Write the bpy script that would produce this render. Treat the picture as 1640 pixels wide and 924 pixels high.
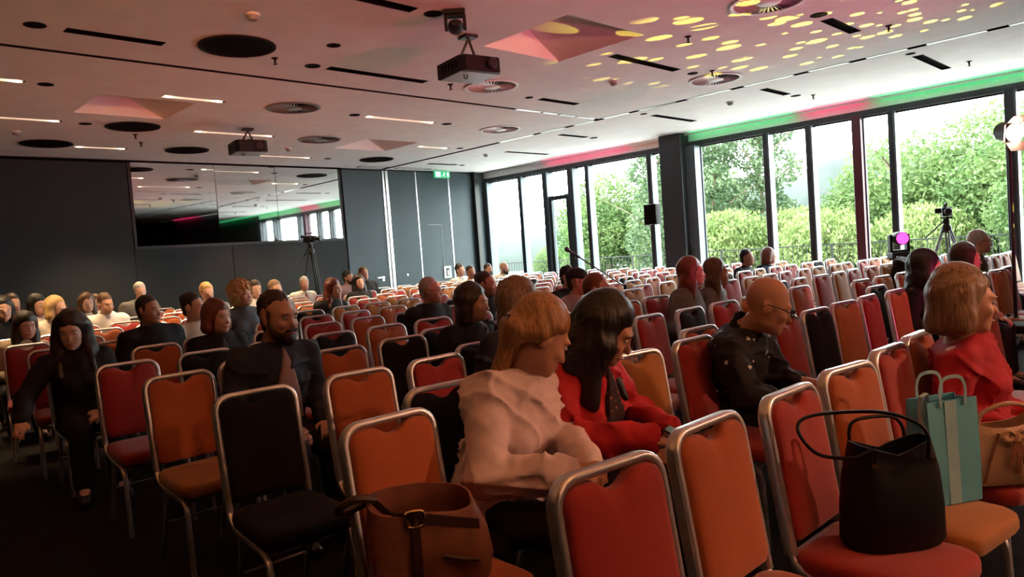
import bpy, bmesh, math, random
import numpy as np
from mathutils import Vector, Matrix
random.seed(7); np.random.seed(7)
for o in list(bpy.data.objects): bpy.data.objects.remove(o)
SC = bpy.context.scene
COL = SC.collection
PI = math.pi

# ------------------------------------------------------------------ camera
CAM_H = 1.43
yaw, pit, rol = math.radians(45.2), math.radians(-2.86), math.radians(-4.16)
fw = Vector((math.cos(yaw)*math.cos(pit), math.sin(yaw)*math.cos(pit), math.sin(pit)))
rt = Vector((math.sin(yaw), -math.cos(yaw), 0)); upv = rt.cross(fw)
r2 = rt*math.cos(rol) + upv*math.sin(rol); u2 = upv*math.cos(rol) - rt*math.sin(rol)
cam = bpy.data.cameras.new('camera'); camo = bpy.data.objects.new('camera', cam); COL.objects.link(camo)
cam.sensor_width = 36; cam.lens = 1157.5/1640*36; cam.clip_start = .05; cam.clip_end = 900
m = Matrix((r2, u2, -fw)).transposed().to_4x4(); m.translation = (0, 0, CAM_H)
camo.matrix_world = m
SC.camera = camo

# ------------------------------------------------------------------ world, sun, exposure
SC.view_settings.view_transform = 'Standard'; SC.view_settings.look = 'None'
SC.view_settings.gamma = 1; SC.view_settings.use_curve_mapping = False
SC.view_settings.exposure = 0.0
W = bpy.data.worlds.new('sky'); SC.world = W; W.use_nodes = True
nt = W.node_tree; bg = nt.nodes['Background']
tc = nt.nodes.new('ShaderNodeTexCoord'); nz = nt.nodes.new('ShaderNodeTexNoise')
nz.inputs['Scale'].default_value = 2.2; nz.inputs['Detail'].default_value = 5
cr = nt.nodes.new('ShaderNodeValToRGB')
cr.color_ramp.elements[0].position = .35; cr.color_ramp.elements[0].color = (.86, .93, 1, 1)
cr.color_ramp.elements[1].position = .62; cr.color_ramp.elements[1].color = (1, .985, .96, 1)
nt.links.new(tc.outputs['Generated'], nz.inputs['Vector']); nt.links.new(nz.outputs['Fac'], cr.inputs['Fac'])
nt.links.new(cr.outputs['Color'], bg.inputs['Color'])
bg.inputs['Strength'].default_value = 23.0

# the lamps of the stage, which is outside the picture beyond the front row, and one added side uplight
def spot(name, loc, target, energy, col, size, blend=.5, rad=.08):
    l = bpy.data.lights.new(name, 'SPOT'); l.energy = energy; l.color = col; l.spot_size = math.radians(size)
    l.spot_blend = blend; l.shadow_soft_size = rad
    o = bpy.data.objects.new(name, l); COL.objects.link(o); o.location = loc
    o.rotation_euler = (Vector(target)-Vector(loc)).to_track_quat('-Z', 'Y').to_euler()
    return o
spot('stage_wash_light', (2.5, -6.5, 3.2), (3.2, 3.0, .6), 115, (1, .48, .28), 70, .7, .15)
spot('stage_wash_light', (8.5, -5.5, 3.1), (3.2, .5, .45), 1500, (1, .50, .30), 20, .9, .15)
spot('ceiling_uplight', (1.5, -4.5, 2.2), (1.9, -2.6, 3.6), 2900, (1, .37, .13), 72, .5, .2)
spot('ceiling_uplight', (-2.5, 2.0, 2.2), (-1.2, 3.6, 3.6), 420, (1, .34, .11), 72, .6, .2)  # added warm fill left of the camera, away from the stage, tints the ceiling
spot('ceiling_uplight', (7.0, -4.2, .6), (6.3, 3.7, 3.6), 1750, (1, .10, .24), 52, 1, .1)

# ------------------------------------------------------------------ materials
MATS = {}
def mat(name, col, rough=.6, metal=0, spec=.5, noise=0, nscale=20, bump=0, bscale=60, sheen=0, col2=None, coat=0, stretch=None, ridge=0):
    if name in MATS: return MATS[name]
    M = bpy.data.materials.new(name); M.use_nodes = True; n = M.node_tree; b = n.nodes['Principled BSDF']
    b.inputs['Base Color'].default_value = (*col, 1); b.inputs['Roughness'].default_value = rough
    b.inputs['Metallic'].default_value = metal; b.inputs['Specular IOR Level'].default_value = spec
    if sheen: b.inputs['Sheen Weight'].default_value = sheen; b.inputs['Sheen Roughness'].default_value = .5
    if coat: b.inputs['Coat Weight'].default_value = coat; b.inputs['Coat Roughness'].default_value = .15
    tcn = n.nodes.new('ShaderNodeTexCoord'); mp = n.nodes.new('ShaderNodeMapping')
    n.links.new(tcn.outputs['Object'], mp.inputs['Vector'])
    if stretch: mp.inputs['Scale'].default_value = stretch
    if noise or col2:
        t = n.nodes.new('ShaderNodeTexNoise'); t.inputs['Scale'].default_value = nscale; t.inputs['Detail'].default_value = 4
        n.links.new(mp.outputs['Vector'], t.inputs['Vector'])
        r = n.nodes.new('ShaderNodeValToRGB')
        c2 = col2 if col2 else tuple(min(1, c*(1+noise)) for c in col)
        c1 = col if col2 else tuple(c*(1-noise) for c in col)
        r.color_ramp.elements[0].position = .35; r.color_ramp.elements[1].position = .65
        r.color_ramp.elements[0].color = (*c1, 1); r.color_ramp.elements[1].color = (*c2, 1)
        n.links.new(t.outputs['Fac'], r.inputs['Fac']); n.links.new(r.outputs['Color'], b.inputs['Base Color'])
    if bump:
        t = n.nodes.new('ShaderNodeTexNoise'); t.inputs['Scale'].default_value = bscale; t.inputs['Detail'].default_value = 3
        n.links.new(mp.outputs['Vector'], t.inputs['Vector'])
        bp = n.nodes.new('ShaderNodeBump'); bp.inputs['Strength'].default_value = bump; bp.inputs['Distance'].default_value = .01
        n.links.new(t.outputs['Fac'], bp.inputs['Height']); n.links.new(bp.outputs['Normal'], b.inputs['Normal'])
    if ridge:
        t = n.nodes.new('ShaderNodeTexNoise'); t.noise_type = 'RIDGED_MULTIFRACTAL'; t.inputs['Scale'].default_value = 5.5; t.inputs['Detail'].default_value = 1.5; t.inputs['Distortion'].default_value = .6
        n.links.new(mp.outputs['Vector'], t.inputs['Vector'])
        b2 = n.nodes.new('ShaderNodeBump'); b2.inputs['Strength'].default_value = ridge; b2.inputs['Distance'].default_value = .04
        n.links.new(t.outputs['Fac'], b2.inputs['Height'])
        if bump: n.links.new(b2.outputs['Normal'], bp.inputs['Normal'])
        else: n.links.new(b2.outputs['Normal'], b.inputs['Normal'])
    MATS[name] = M
    return M
def emit(name, col, s):
    if name in MATS: return MATS[name]
    M = bpy.data.materials.new(name); M.use_nodes = True; b = M.node_tree.nodes['Principled BSDF']
    b.inputs['Base Color'].default_value = (*[c*.5 for c in col], 1)
    b.inputs['Emission Color'].default_value = (*col, 1); b.inputs['Emission Strength'].default_value = s
    MATS[name] = M; return M
def glass(name, tint=(.93, .97, .96), rough=.0):
    if name in MATS: return MATS[name]
    M = bpy.data.materials.new(name); M.use_nodes = True; n = M.node_tree
    n.nodes.remove(n.nodes['Principled BSDF']); out = n.nodes['Material Output']
    tr = n.nodes.new('ShaderNodeBsdfTransparent'); tr.inputs['Color'].default_value = (*tint, 1)
    gl = n.nodes.new('ShaderNodeBsdfGlossy'); gl.inputs['Roughness'].default_value = rough
    fr = n.nodes.new('ShaderNodeFresnel'); fr.inputs['IOR'].default_value = 1.35
    mx = n.nodes.new('ShaderNodeMixShader')
    ge = n.nodes.new('ShaderNodeNewGeometry'); iv = n.nodes.new('ShaderNodeMath'); iv.operation = 'SUBTRACT'; iv.inputs[0].default_value = 1; ml = n.nodes.new('ShaderNodeMath'); ml.operation = 'MULTIPLY'
    n.links.new(ge.outputs['Backfacing'], iv.inputs[1]); n.links.new(iv.outputs[0], ml.inputs[0]); n.links.new(fr.outputs[0], ml.inputs[1])      # one reflection per pane
    n.links.new(ml.outputs[0], mx.inputs[0]); n.links.new(tr.outputs[0], mx.inputs[1]); n.links.new(gl.outputs[0], mx.inputs[2])
    n.links.new(mx.outputs[0], out.inputs['Surface']); MATS[name] = M; return M

M_carpet = mat('carpet', (.011, .008, .008), .95, noise=.5, nscale=60, bump=.4, bscale=300, spec=.1)
M_ceil = mat('ceiling_paint', (.84, .82, .80), .85, noise=.03, nscale=3, bump=.05, bscale=90, spec=.2)
M_wall = mat('wall_dark_grey', (.018, .021, .024), .7, noise=.08, nscale=2, bump=.04, bscale=40, spec=.3)
M_wallp = mat('partition_grey', (.055, .082, .096), .55, noise=.05, nscale=2, spec=.4)
M_alu = mat('aluminium', (.78, .78, .78), .28, 1, noise=.05, nscale=15)
M_chrome = mat('satin_chair_steel', (.62, .62, .64), .34, .8, noise=.06, nscale=30)
M_black = mat('black_metal', (.012, .012, .013), .5, noise=.2, nscale=30)
M_blackp = mat('black_plastic', (.009, .009, .01), .5, noise=.2, nscale=40, spec=.3)
M_slot = mat('slot_black', (.005, .004, .004), .9, noise=.3, spec=.05)
M_white = mat('white_plastic', (.7, .7, .68), .5, noise=.04)
M_frame = mat('mullion_anthracite', (.03, .034, .04), .45, noise=.1, nscale=8)
M_silver = mat('mullion_silver', (.10, .125, .145), .45, .3, noise=.06)
M_glass = glass('window_glass')
M_mirror = mat('mirror', (.80, .84, .84), .02, 1, noise=.005)
M_groove = mat('groove_dark', (.012, .01, .009), .8, noise=.2, spec=.1)

# ------------------------------------------------------------------ mesh helpers
def cr(pts, n=6):          # smooth curve through the points
    P = [Vector(p) for p in pts]; out = []
    for i in range(len(P)-1):
        a = P[max(0, i-1)]; b = P[i]; c = P[i+1]; d = P[min(len(P)-1, i+2)]
        for k in range(n):
            t = k/n; out.append(.5*((2*b)+(c-a)*t+(2*a-5*b+4*c-d)*t*t+(3*b-a-3*c+d)*t**3))
    return [tuple(p) for p in out+[P[-1]]]
class MB:
    def __init__(s): s.v = []; s.f = []
    def add(s, vs, fs):
        k = len(s.v); s.v += [tuple(p) for p in vs]; s.f += [tuple(i+k for i in f) for f in fs]; return s
    def box(s, x0, x1, y0, y1, z0, z1):
        return s.add([(x0,y0,z0),(x1,y0,z0),(x1,y1,z0),(x0,y1,z0),(x0,y0,z1),(x1,y0,z1),(x1,y1,z1),(x0,y1,z1)],
                     [(0,3,2,1),(4,5,6,7),(0,1,5,4),(1,2,6,5),(2,3,7,6),(3,0,4,7)])
    def obox(s, c, half, R):     # oriented box
        c = Vector(c); vs = []
        for sx, sy, sz in [(-1,-1,-1),(1,-1,-1),(1,1,-1),(-1,1,-1),(-1,-1,1),(1,-1,1),(1,1,1),(-1,1,1)]:
            vs.append(c + R @ Vector((sx*half[0], sy*half[1], sz*half[2])))
        return s.add(vs, [(0,3,2,1),(4,5,6,7),(0,1,5,4),(1,2,6,5),(2,3,7,6),(3,0,4,7)])
    def tube(s, pts, rad, n=8, closed=False, caps=True):
        pts = [Vector(p) for p in pts]; N = len(pts)
        rads = rad if isinstance(rad, (list, tuple)) else [rad]*N
        vs = []; ref = None
        for i, p in enumerate(pts):
            a = pts[i-1] if (i > 0 or closed) else p; b = pts[(i+1) % N] if (i < N-1 or closed) else p
            t = (b-a).normalized()
            if ref is None: ref = t.orthogonal().normalized()
            ref = (ref - t*ref.dot(t)).normalized(); q = t.cross(ref)
            for k in range(n):
                an = 2*PI*k/n; vs.append(p + (ref*math.cos(an)+q*math.sin(an))*rads[i])
        fs = []
        for i in range(N if closed else N-1):
            j = (i+1) % N
            for k in range(n): fs.append((i*n+k, i*n+(k+1) % n, j*n+(k+1) % n, j*n+k))
        if caps and not closed: fs += [tuple(reversed(range(n))), tuple((N-1)*n+k for k in range(n))]
        return s.add(vs, fs)
    def sweep(s, pts, prof, bi, closed=False):   # planar path, fixed binormal, profile (u along normal, w along binormal)
        pts = [Vector(p) for p in pts]; N = len(pts); bi = Vector(bi).normalized(); n = len(prof); vs = []
        for i, p in enumerate(pts):
            a = pts[i-1] if (i > 0 or closed) else p; b = pts[(i+1) % N] if (i < N-1 or closed) else p
            t = (b-a).normalized(); nn = bi.cross(t).normalized()
            for u, w in prof: vs.append(p + nn*u + bi*w)
        fs = []
        for i in range(N if closed else N-1):
            j = (i+1) % N
            for k in range(n): fs.append((i*n+k, i*n+(k+1) % n, j*n+(k+1) % n, j*n+k))
        if not closed: fs += [tuple(reversed(range(n))), tuple((N-1)*n+k for k in range(n))]
        return s.add(vs, fs)
    def lathe(s, prof, c=(0,0,0), n=32, axis='Z', cap=True):
        vs = []; N = len(prof); c = Vector(c)
        for r, z in prof:
            for k in range(n):
                a = 2*PI*k/n
                p = (r*math.cos(a), r*math.sin(a), z) if axis == 'Z' else ((r*math.cos(a), z, r*math.sin(a)) if axis == 'Y' else (z, r*math.cos(a), r*math.sin(a)))
                vs.append(c+Vector(p))
        fs = []
        for i in range(N-1):
            for k in range(n): fs.append((i*n+k, i*n+(k+1) % n, (i+1)*n+(k+1) % n, (i+1)*n+k))
        if cap: fs += [tuple(reversed(range(n))), tuple((N-1)*n+k for k in range(n))]
        return s.add(vs, fs)
    def rings(s, rings, cap0=True, cap1=True):   # loft between equal-length closed loops
        n = len(rings[0]); vs = [p for r in rings for p in r]; fs = []
        for i in range(len(rings)-1):
            for k in range(n): fs.append((i*n+k, i*n+(k+1) % n, (i+1)*n+(k+1) % n, (i+1)*n+k))
        if cap0: fs.append(tuple(reversed(range(n))))
        if cap1: fs.append(tuple((len(rings)-1)*n+k for k in range(n)))
        return s.add(vs, fs)
    def mesh(s, name, m, smooth=False):
        me = bpy.data.meshes.new(name); me.from_pydata(s.v, [], s.f)
        if m is not None: me.materials.append(m)
        bm = bmesh.new(); bm.from_mesh(me); bmesh.ops.recalc_face_normals(bm, faces=bm.faces); bm.to_mesh(me); bm.free()
        if smooth: smooth_mesh(me)
        return me
    def build(s, name, m, parent=None, smooth=False, loc=None):
        return link(name, s.mesh(name, m, smooth), parent, loc)
def smooth_mesh(me, ang=40):
    me.polygons.foreach_set('use_smooth', [True]*len(me.polygons))
    try: me.set_sharp_from_angle(angle=math.radians(ang))
    except Exception: pass
def link(name, me, parent=None, loc=None):
    o = bpy.data.objects.new(name, me); COL.objects.link(o)
    if parent is not None: o.parent = parent
    if loc is not None: o.location = loc
    return o
def thing(name, label, cat, loc=(0,0,0), rz=0, group=None):
    o = bpy.data.objects.new(name, None); COL.objects.link(o); o.location = loc; o.rotation_euler = (0,0,rz)
    o.empty_display_size = .1
    return tag(o, label, cat, group)
def tag(o, label, cat, group=None):
    o['label'] = label; o['category'] = cat
    if group: o['group'] = group
    return o
def struct(o): o['kind'] = 'structure'; return o
def rrect(w, h, r, n=4):
    pts = []
    for cx, cy, a0 in [(w/2-r, h/2-r, 0), (-w/2+r, h/2-r, 90), (-w/2+r, -h/2+r, 180), (w/2-r, -h/2+r, 270)]:
        for k in range(n+1):
            a = math.radians(a0+90*k/n); pts.append((cx+r*math.cos(a), cy+r*math.sin(a)))
    return pts
def bevel(o, w=.01, seg=2):
    b = o.modifiers.new('bevel', 'BEVEL'); b.width = w; b.segments = seg; b.limit_method = 'ANGLE'; return o
def copy_tree(o, parent=None):
    c = o.copy(); COL.objects.link(c); c.parent = parent
    for ch in o.children: copy_tree(ch, c)
    return c

# ------------------------------------------------------------------ room
XW, YM, ZC = 13.34, 14.2, 3.6
XL, YS = -5.0, -9.5
struct(MB().box(XL-.3, XW+.3, YS-.3, YM+.3, -.3, 0).build('floor', M_carpet))

# ceiling with openings for slots, tracks and light scoops
SLOTS = [(1.85,2.64,7.03),(4.39,5.73,7.03),(6.9,8.24,5.03),(7.82,8.62,2.97),(10.62,11.96,2.9),(10.56,11.37,4.98),(7.85,8.66,7.04),(10.71,12.03,7.04),
         (10.61,11.39,9.08),(11.12,12.45,11.08),(10.6,11.42,13.08),(3.25,4.04,5.04),(.2,1.5,5.04),(4.5,5.3,2.97),(.2,1.3,2.97)]
LEDS = [(.7,1.94,9.03),(3.34,4.11,9.07),(1.4,2.74,11.03),(4.5,5.8,11.1),(3.36,4.14,12.98),(6.25,7.58,13.05),(6.25,7.58,9.12),(8.8,9.56,11.15)]
PYR = [(5.33,6.53,4.35,5.53),(2.72,3.82,9.27,10.38),(7.35,8.51,10.75,11.83)]
G1 = (XL, 10.03, 7.69, 7.77); G2 = (10.03, 10.15, YS, YM)
holes = [(a, b, y-.055, y+.055) for a, b, y in SLOTS+LEDS] + PYR + [G1, G2]
xs = sorted({XL-.3, XW+.3} | {h[0] for h in holes} | {h[1] for h in holes}); ys = sorted({YS-.3, YM+.3} | {h[2] for h in holes} | {h[3] for h in holes})
cb = MB()
for i in range(len(xs)-1):
    for j in range(len(ys)-1):
        cxm, cym = (xs[i]+xs[i+1])/2, (ys[j]+ys[j+1])/2
        if any(h[0] < cxm < h[1] and h[2] < cym < h[3] for h in holes): continue
        cb.add([(xs[i],ys[j],ZC),(xs[i],ys[j+1],ZC),(xs[i+1],ys[j+1],ZC),(xs[i+1],ys[j],ZC)], [(0,1,2,3)])
me = bpy.data.meshes.new('ceiling'); me.from_pydata(cb.v, [], cb.f); me.materials.append(M_ceil)
bm = bmesh.new(); bm.from_mesh(me); bmesh.ops.remove_doubles(bm, verts=bm.verts, dist=1e-4); bm.to_mesh(me); bm.free()
ceiling = struct(link('ceiling', me))
struct(MB().box(XL-.3, XW+.3, YS-.3, YM+.3, ZC+.75, ZC+.9).build('roof_slab', M_groove))
def openbox(x0, x1, y0, y1, d):   # a recess above the ceiling plane
    return MB().add([(x0,y0,ZC),(x1,y0,ZC),(x1,y1,ZC),(x0,y1,ZC),(x0,y0,ZC+d),(x1,y0,ZC+d),(x1,y1,ZC+d),(x0,y1,ZC+d)],
                    [(4,5,6,7),(0,1,5,4),(1,2,6,5),(2,3,7,6),(3,0,4,7)])
for a, b, y in SLOTS:
    long_ = b-a > 1
    t = thing('slot_diffuser', ('long' if long_ else 'short')+' narrow black air slot set into the pale ceiling', 'air vent', ((a+b)/2, y, ZC), 0,
              ('long' if long_ else 'short')+' air slots in the ceiling')
    w = (b-a)/2
    o = openbox(-w, w, -.055, .055, .12); o.v = [(p[0], p[1], p[2]-ZC) for p in o.v]; o.build('housing', M_slot, t)
    for yy in (-.02, .02): MB().box(-w, w, yy-.004, yy+.004, .01, .06).build('blade', M_slot, t)
    MB().box(-w-.008, w+.008, -.063, -.055, -.004, .004).box(-w-.008, w+.008, .055, .063, -.004, .004).box(-w-.008, -w, -.055, .055, -.004, .004).box(w, w+.008, -.055, .055, -.004, .004).build('frame', M_groove, t)
M_led = emit('led_strip_warm', (1, .74, .5), 2.2); M_bulb = emit('lamp_bulb_warm', (1, .78, .52), 9)
for i, (a, b, y) in enumerate(LEDS):
    long_ = b-a > 1
    t = thing('linear_downlight', ('long' if long_ else 'short')+' lit recessed ceiling light strip with a glowing bulb at each end', 'ceiling light', ((a+b)/2, y, ZC), 0,
              ('long' if long_ else 'short')+' lit strips over the back rows')
    w = (b-a)/2
    o = openbox(-w, w, -.055, .055, .1); o.v = [(p[0], p[1], p[2]-ZC) for p in o.v]; o.build('housing', M_ceil, t)
    MB().box(-w+.16, w-.16, -.03, .03, .05, .06).build('led_strip', M_led, t)
    for sx in (-1, 1):
        MB().lathe([(.02,.045),(.04,.035),(.046,.01),(.03,-.006),(.0,-.01)], (sx*(w-.08), 0, 0), 14, cap=False).build('bulb', M_bulb, t, True)
        MB().box(sx*w-.012 if sx > 0 else -w, w if sx > 0 else -w+.012, -.05, .05, 0, .09).build('end_cap', M_groove, t)
        l = bpy.data.lights.new('downlight_beam', 'SPOT'); l.energy = 310; l.color = (1, .66, .34); l.spot_size = math.radians(78); l.spot_blend = .6; l.shadow_soft_size = .04
        lo = bpy.data.objects.new('downlight_beam', l); COL.objects.link(lo); lo.parent = t; lo.location = (sx*(w-.08), 0, -.03)
for i, (x0, x1, y0, y1) in enumerate(PYR):
    b = MB(); ap = (x0+.12, y1-.12, ZC+.5); q = [(x0,y0,ZC),(x1,y0,ZC),(x1,y1,ZC),(x0,y1,ZC)]
    for k in range(4): b.add([q[k], q[(k+1) % 4], ap], [(0,1,2)])
    o = b.build('light_scoop', M_ceil); o.parent = ceiling
# groove 1: black slot with joints; groove 2: sliding-wall track
g = MB().add([(G1[0],G1[2],ZC),(G1[1],G1[2],ZC),(G1[1],G1[3],ZC),(G1[0],G1[3],ZC),(G1[0],G1[2],ZC+.1),(G1[1],G1[2],ZC+.1),(G1[1],G1[3],ZC+.1),(G1[0],G1[3],ZC+.1)],[(4,5,6,7),(0,1,5,4),(2,3,7,6),(3,0,4,7)])
tr1 = struct(g.build('trim_1', M_groove))
for a, b, mm in [(8.05,8.6,M_alu),(8.66,9.0,M_alu),(9.06,9.45,M_alu),(9.5,9.95,M_alu)]:
    MB().box(a, b, G1[2]+.012, G1[3]-.012, ZC-.002, ZC+.02).build('track_cover', mm, tr1)
g = MB().add([(G2[0],G2[2],ZC),(G2[1],G2[2],ZC),(G2[1],G2[3],ZC),(G2[0],G2[3],ZC),(G2[0],G2[2],ZC+.1),(G2[1],G2[2],ZC+.1),(G2[1],G2[3],ZC+.1),(G2[0],G2[3],ZC+.1)],[(4,5,6,7),(0,1,5,4),(1,2,6,5),(2,3,7,6),(3,0,4,7)])
tr2 = struct(g.build('trim_2', M_groove))
cuts = [-9.4,-6,-3,-1,.5,1.9,2.75,3.45,4.2,5.15,6.1,7.0,7.73,8.4,9.2,10.3]
for i in range(len(cuts)-1):
    MB().box(G2[0]+.022, G2[1]-.022, cuts[i]+.12, cuts[i+1]-.1, ZC-.002, ZC+.03).build('track_cover', M_alu, tr2)

# discs
DISCS = [(3.23,6.75,0),(3.62,11.02,0),(2.94,12.78,0),(5.04,12.78,0),(8.98,12.82,0),(5.02,8.99,1),(6.62,11.07,1),(6.65,6.8,2),(9.03,9.1,2),(9.2,5.02,2),(6.7,3.06,2),(9.2,1.0,2),(3.2,2.9,0),(9.2,-3,0),(3.2,-2,0),(6.6,-2,0)]
M_vane = mat('diffuser_white', (.78, .8, .79), .45, noise=.04); M_grille = mat('grille_black', (.006, .005, .005), .9, noise=.3, nscale=80, spec=.05)
M_vgrey = mat('diffuser_grey', (.2, .22, .23), .5, noise=.06)
prot = {}
for x, y, k in DISCS:
    lab = ['round black speaker grille flush in the ceiling', 'round grey swirl air diffuser in the ceiling between two lit strips', 'round white swirl air diffuser with radial blades in the ceiling'][k]
    if k in prot: t = copy_tree(prot[k]); t.location = (x, y, ZC-.004); continue
    t = thing(['ceiling_grille','air_diffuser','air_diffuser'][k], lab, ['speaker','air vent','air vent'][k], (x, y, ZC-.004), 0, ['black ceiling grilles','grey swirl diffusers','white swirl diffusers'][k]); prot[k] = t
    mm = [M_grille, M_vgrey, M_vane][k]
    MB().lathe([(.355,0),(.355,-.012),(.335,-.016),(.318,-.012),(.318,0)], n=48, cap=False).build('rim', mm if k else M_groove, t, True)
    if k == 0:
        MB().lathe([(0,-.004),(.318,-.004)], n=48, cap=False).build('mesh_disc', M_grille, t)
        for r in (.08,.16,.24): MB().lathe([(r,-.004),(r,-.008),(r+.01,-.008),(r+.01,-.004)], n=40, cap=False).build('ring', M_grille, t)
    else:
        MB().lathe([(0,-.002),(.318,-.002)], n=48, cap=False).build('plenum', M_slot, t)
        MB().lathe([(0,-.02),(.10,-.018),(.115,-.01),(.115,0)], n=32, cap=False).build('hub', mm, t, True)
        b = MB()
        for q in range(40):
            a = 2*PI*q/40; R = Matrix.Rotation(a, 3, 'Z') @ Matrix.Rotation(.5, 3, 'X')
            b.obox(Matrix.Rotation(a, 3, 'Z') @ Vector((.215, 0, -.010)), (.1, .0095, .0012), R)
        v = b.build('vanes', mm, t); v['kind'] = 'stuff'
# small ceiling pieces
SMALL = [(1.62,7.02,.085),(2.13,9.04,.08),(4.2,7.04,.085),(6.04,9.08,.08),(7.8,9.09,.08),(3.03,11.06,.08),(4.25,5.02,.085),(7.58,2.95,.085),(8.6,5.01,.07),(6.06,12.98,.08),(7.93,13.02,.07),(9.78,11.05,.07),(2.3,12.99,.06),(7.62,7.05,.06),(11.62,4.95,.08),(10.4,2.92,.06),(10.42,7.04,.06),(11.62,9.07,.08),(11.62,13.1,.07),(4.0,6.28,.07)]
pm = None
for x, y, r in SMALL:
    t = thing('recessed_downlight', 'small round unlit black downlight sunk in the ceiling', 'ceiling light', (x, y, ZC), 0, 'small unlit downlights')
    if pm is None:
        pm = (MB().lathe([(1,0),(1,-.08),(.86,-.1),(.82,0)], n=24, cap=False).mesh('rim', M_groove, True), MB().lathe([(0,-.01),(.83,-.02)], n=24, cap=False).mesh('aperture', M_slot))
    for n_, q in zip(('rim','aperture'), pm):
        o = link(n_, q, t); o.scale = (r, r, .06)
SPRK = [(2.96,5.85,1),(3.72,6.96,0),(7.02,4.12,0),(7.96,5.82,1),(6.1,6.98,0),(8.71,2.65,0),(4.13,12.28,0),(10.98,5.75,1),(8.71,4.79,0),(10.94,11.52,1),(11.86,4.77,0),(11.74,2.57,0),(2.39,11.91,1),(6.56,12.07,1),(3.84,11.62,0)]
pr = {}
for x, y, k in SPRK:
    if k in pr: t = copy_tree(pr[k]); t.location = (x, y, ZC); continue
    if k == 0:
        t = thing('sprinkler', 'tiny dark sprinkler head hanging from the ceiling', 'sprinkler', (x, y, ZC), 0, 'ceiling sprinklers')
        MB().lathe([(.035,0),(.035,-.006),(.012,-.01),(.01,-.05),(.0,-.05)], n=14, cap=False).build('stem', M_groove, t, True)
        MB().lathe([(0,-.062),(.022,-.062),(.022,-.066),(0,-.066)], n=12, cap=False).build('deflector', M_groove, t)
        MB().box(-.012,-.008,-.003,.003,-.064,-.045).box(.008,.012,-.003,.003,-.064,-.045).build('arms', M_groove, t)
    else:
        t = thing('smoke_detector', 'small pale smoke detector with a dark collar on the ceiling', 'smoke detector', (x, y, ZC), 0, 'smoke detectors')
        MB().lathe([(.06,0),(.06,-.018),(.052,-.022)], n=20).build('base', M_white, t, True)
        MB().lathe([(.045,-.022),(.042,-.05),(.025,-.06),(0,-.061)], n=20, cap=False).build('sensor', mat('detector_grey', (.3,.3,.3), .5, noise=.05), t, True)
    pr[k] = t

# mirror wall ----------------------------------------------------------------
wb = struct(MB().box(XL-.3, XW+.3, YM, YM+.25, 0, ZC+.02).build('wall_back', M_wall))
edges = [XL, -2.6, -.2, 2.2, 4.48, 6.3, 8.94]
for i in range(len(edges)-1):
    bevel(MB().box(edges[i]+.004, edges[i+1]-.004, YM-.02, YM, .1, 2.0 if i >= 4 else ZC-.03).build('wall_panel', M_wall, wb), .003, 1)
MB().box(XL, 8.94, YM-.035, YM, ZC-.05, ZC).build('shadow_gap', M_slot, wb)
mi = thing('wall_mirror', 'long dark-framed mirror of three panes high on the grey wall', 'mirror', (6.69, YM-.03, 2.03))
MB().box(-2.2,2.2,-.0,.03,-.05,0).box(-2.2,2.2,0,.03,1.53,1.56).box(-2.2,-2.15,0,.03,0,1.53).box(2.15,2.2,0,.03,0,1.53).build('frame', M_black, mi)
for a, b, rx, rzz in [(-2.15,-.625,.012,.0),( -.615,.645,.0,.002),(.655,2.15,.0,.0)]:
    o = MB().box(-(b-a)/2, (b-a)/2, -.006, .0, -.765, .765).build('mirror_pane', M_mirror, mi, loc=((a+b)/2, .0, .765)); o.rotation_euler = (rx, 0, rzz)
d1 = struct(MB().box(8.96, 10.03, YM-.03, YM, .0, ZC-.05).build('door_1', M_wallp))
MB().box(9.66,9.86,YM-.085,YM-.065,1.05,1.075).box(9.84,9.86,YM-.07,YM-.03,1.05,1.075).build('door_handle', M_alu, d1)
MB().lathe([(.028,0),(.028,-.01)], (9.85, YM-.03, 1.0), 16, 'Y').lathe([(.028,0),(.028,-.01)], (9.85, YM-.03, 1.06), 16, 'Y').build('escutcheon', M_alu, d1)
wp = struct(MB().box(10.03, XW, YM-.02, YM, 0, ZC-.03).build('wall_partition', M_wallp))
for a, b in [(10.2,11.0),(11.03,12.04),(12.07,12.84)]:
    bevel(MB().box(a, b, YM-.04, YM-.02, .02, ZC-.05).build('partition_panel', M_wallp, wp), .004, 1)
for a, b in [(10.035,10.085),(10.125,10.19),(11.0,11.03),(12.04,12.07)]:
    MB().box(a, b, YM-.045, YM-.02, .0, ZC-.04).build('joint_strip', M_alu, wp)
MB().box(12.84,12.98,YM-.16,YM,0,ZC-.02).build('end_post', M_black, wp)
MB().box(11.3,11.7,YM-.046,YM-.04,2.25,2.27).box(11.7,11.72,YM-.046,YM-.04,1.2,2.27).build('access_flap_edge', mat('flap_edge', (.19,.205,.215), .5, noise=.05), wp)
MB().lathe([(.03,0),(.026,-.012),(0,-.014)], (10.55, YM-.04, 1.07), 16, 'Y', cap=False).build('lock', M_alu, wp)
nb = thing('notice_frame', 'small white framed notice with a dark figure on the grey partition', 'sign', (11.8, YM-.04, .9))
MB().box(-.12,.12,-.02,0,0,.3).build('frame', M_white, nb); MB().box(-.05,.05,-.026,-.02,.05,.25).build('symbol', M_black, nb)
MB().box(-.02,.03,-.03,-.026,.07,.2).build('symbol_gap', M_white, nb)
ex = thing('exit_sign', 'green illuminated exit sign with white running figure under the ceiling', 'exit sign', (11.68, YM-.25, 3.4))
M_exg = emit('exit_green', (.03,.5,.2), .8); M_exw = emit('exit_white', (.7,1,.85), 1.0)
bevel(MB().box(-.24,.24,-.03,.03,0,.17).build('light_box', M_exg, ex), .006)
MB().box(-.22,-.06,-.034,-.03,.02,.15).build('doorway', M_exw, ex)
b = MB()
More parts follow.
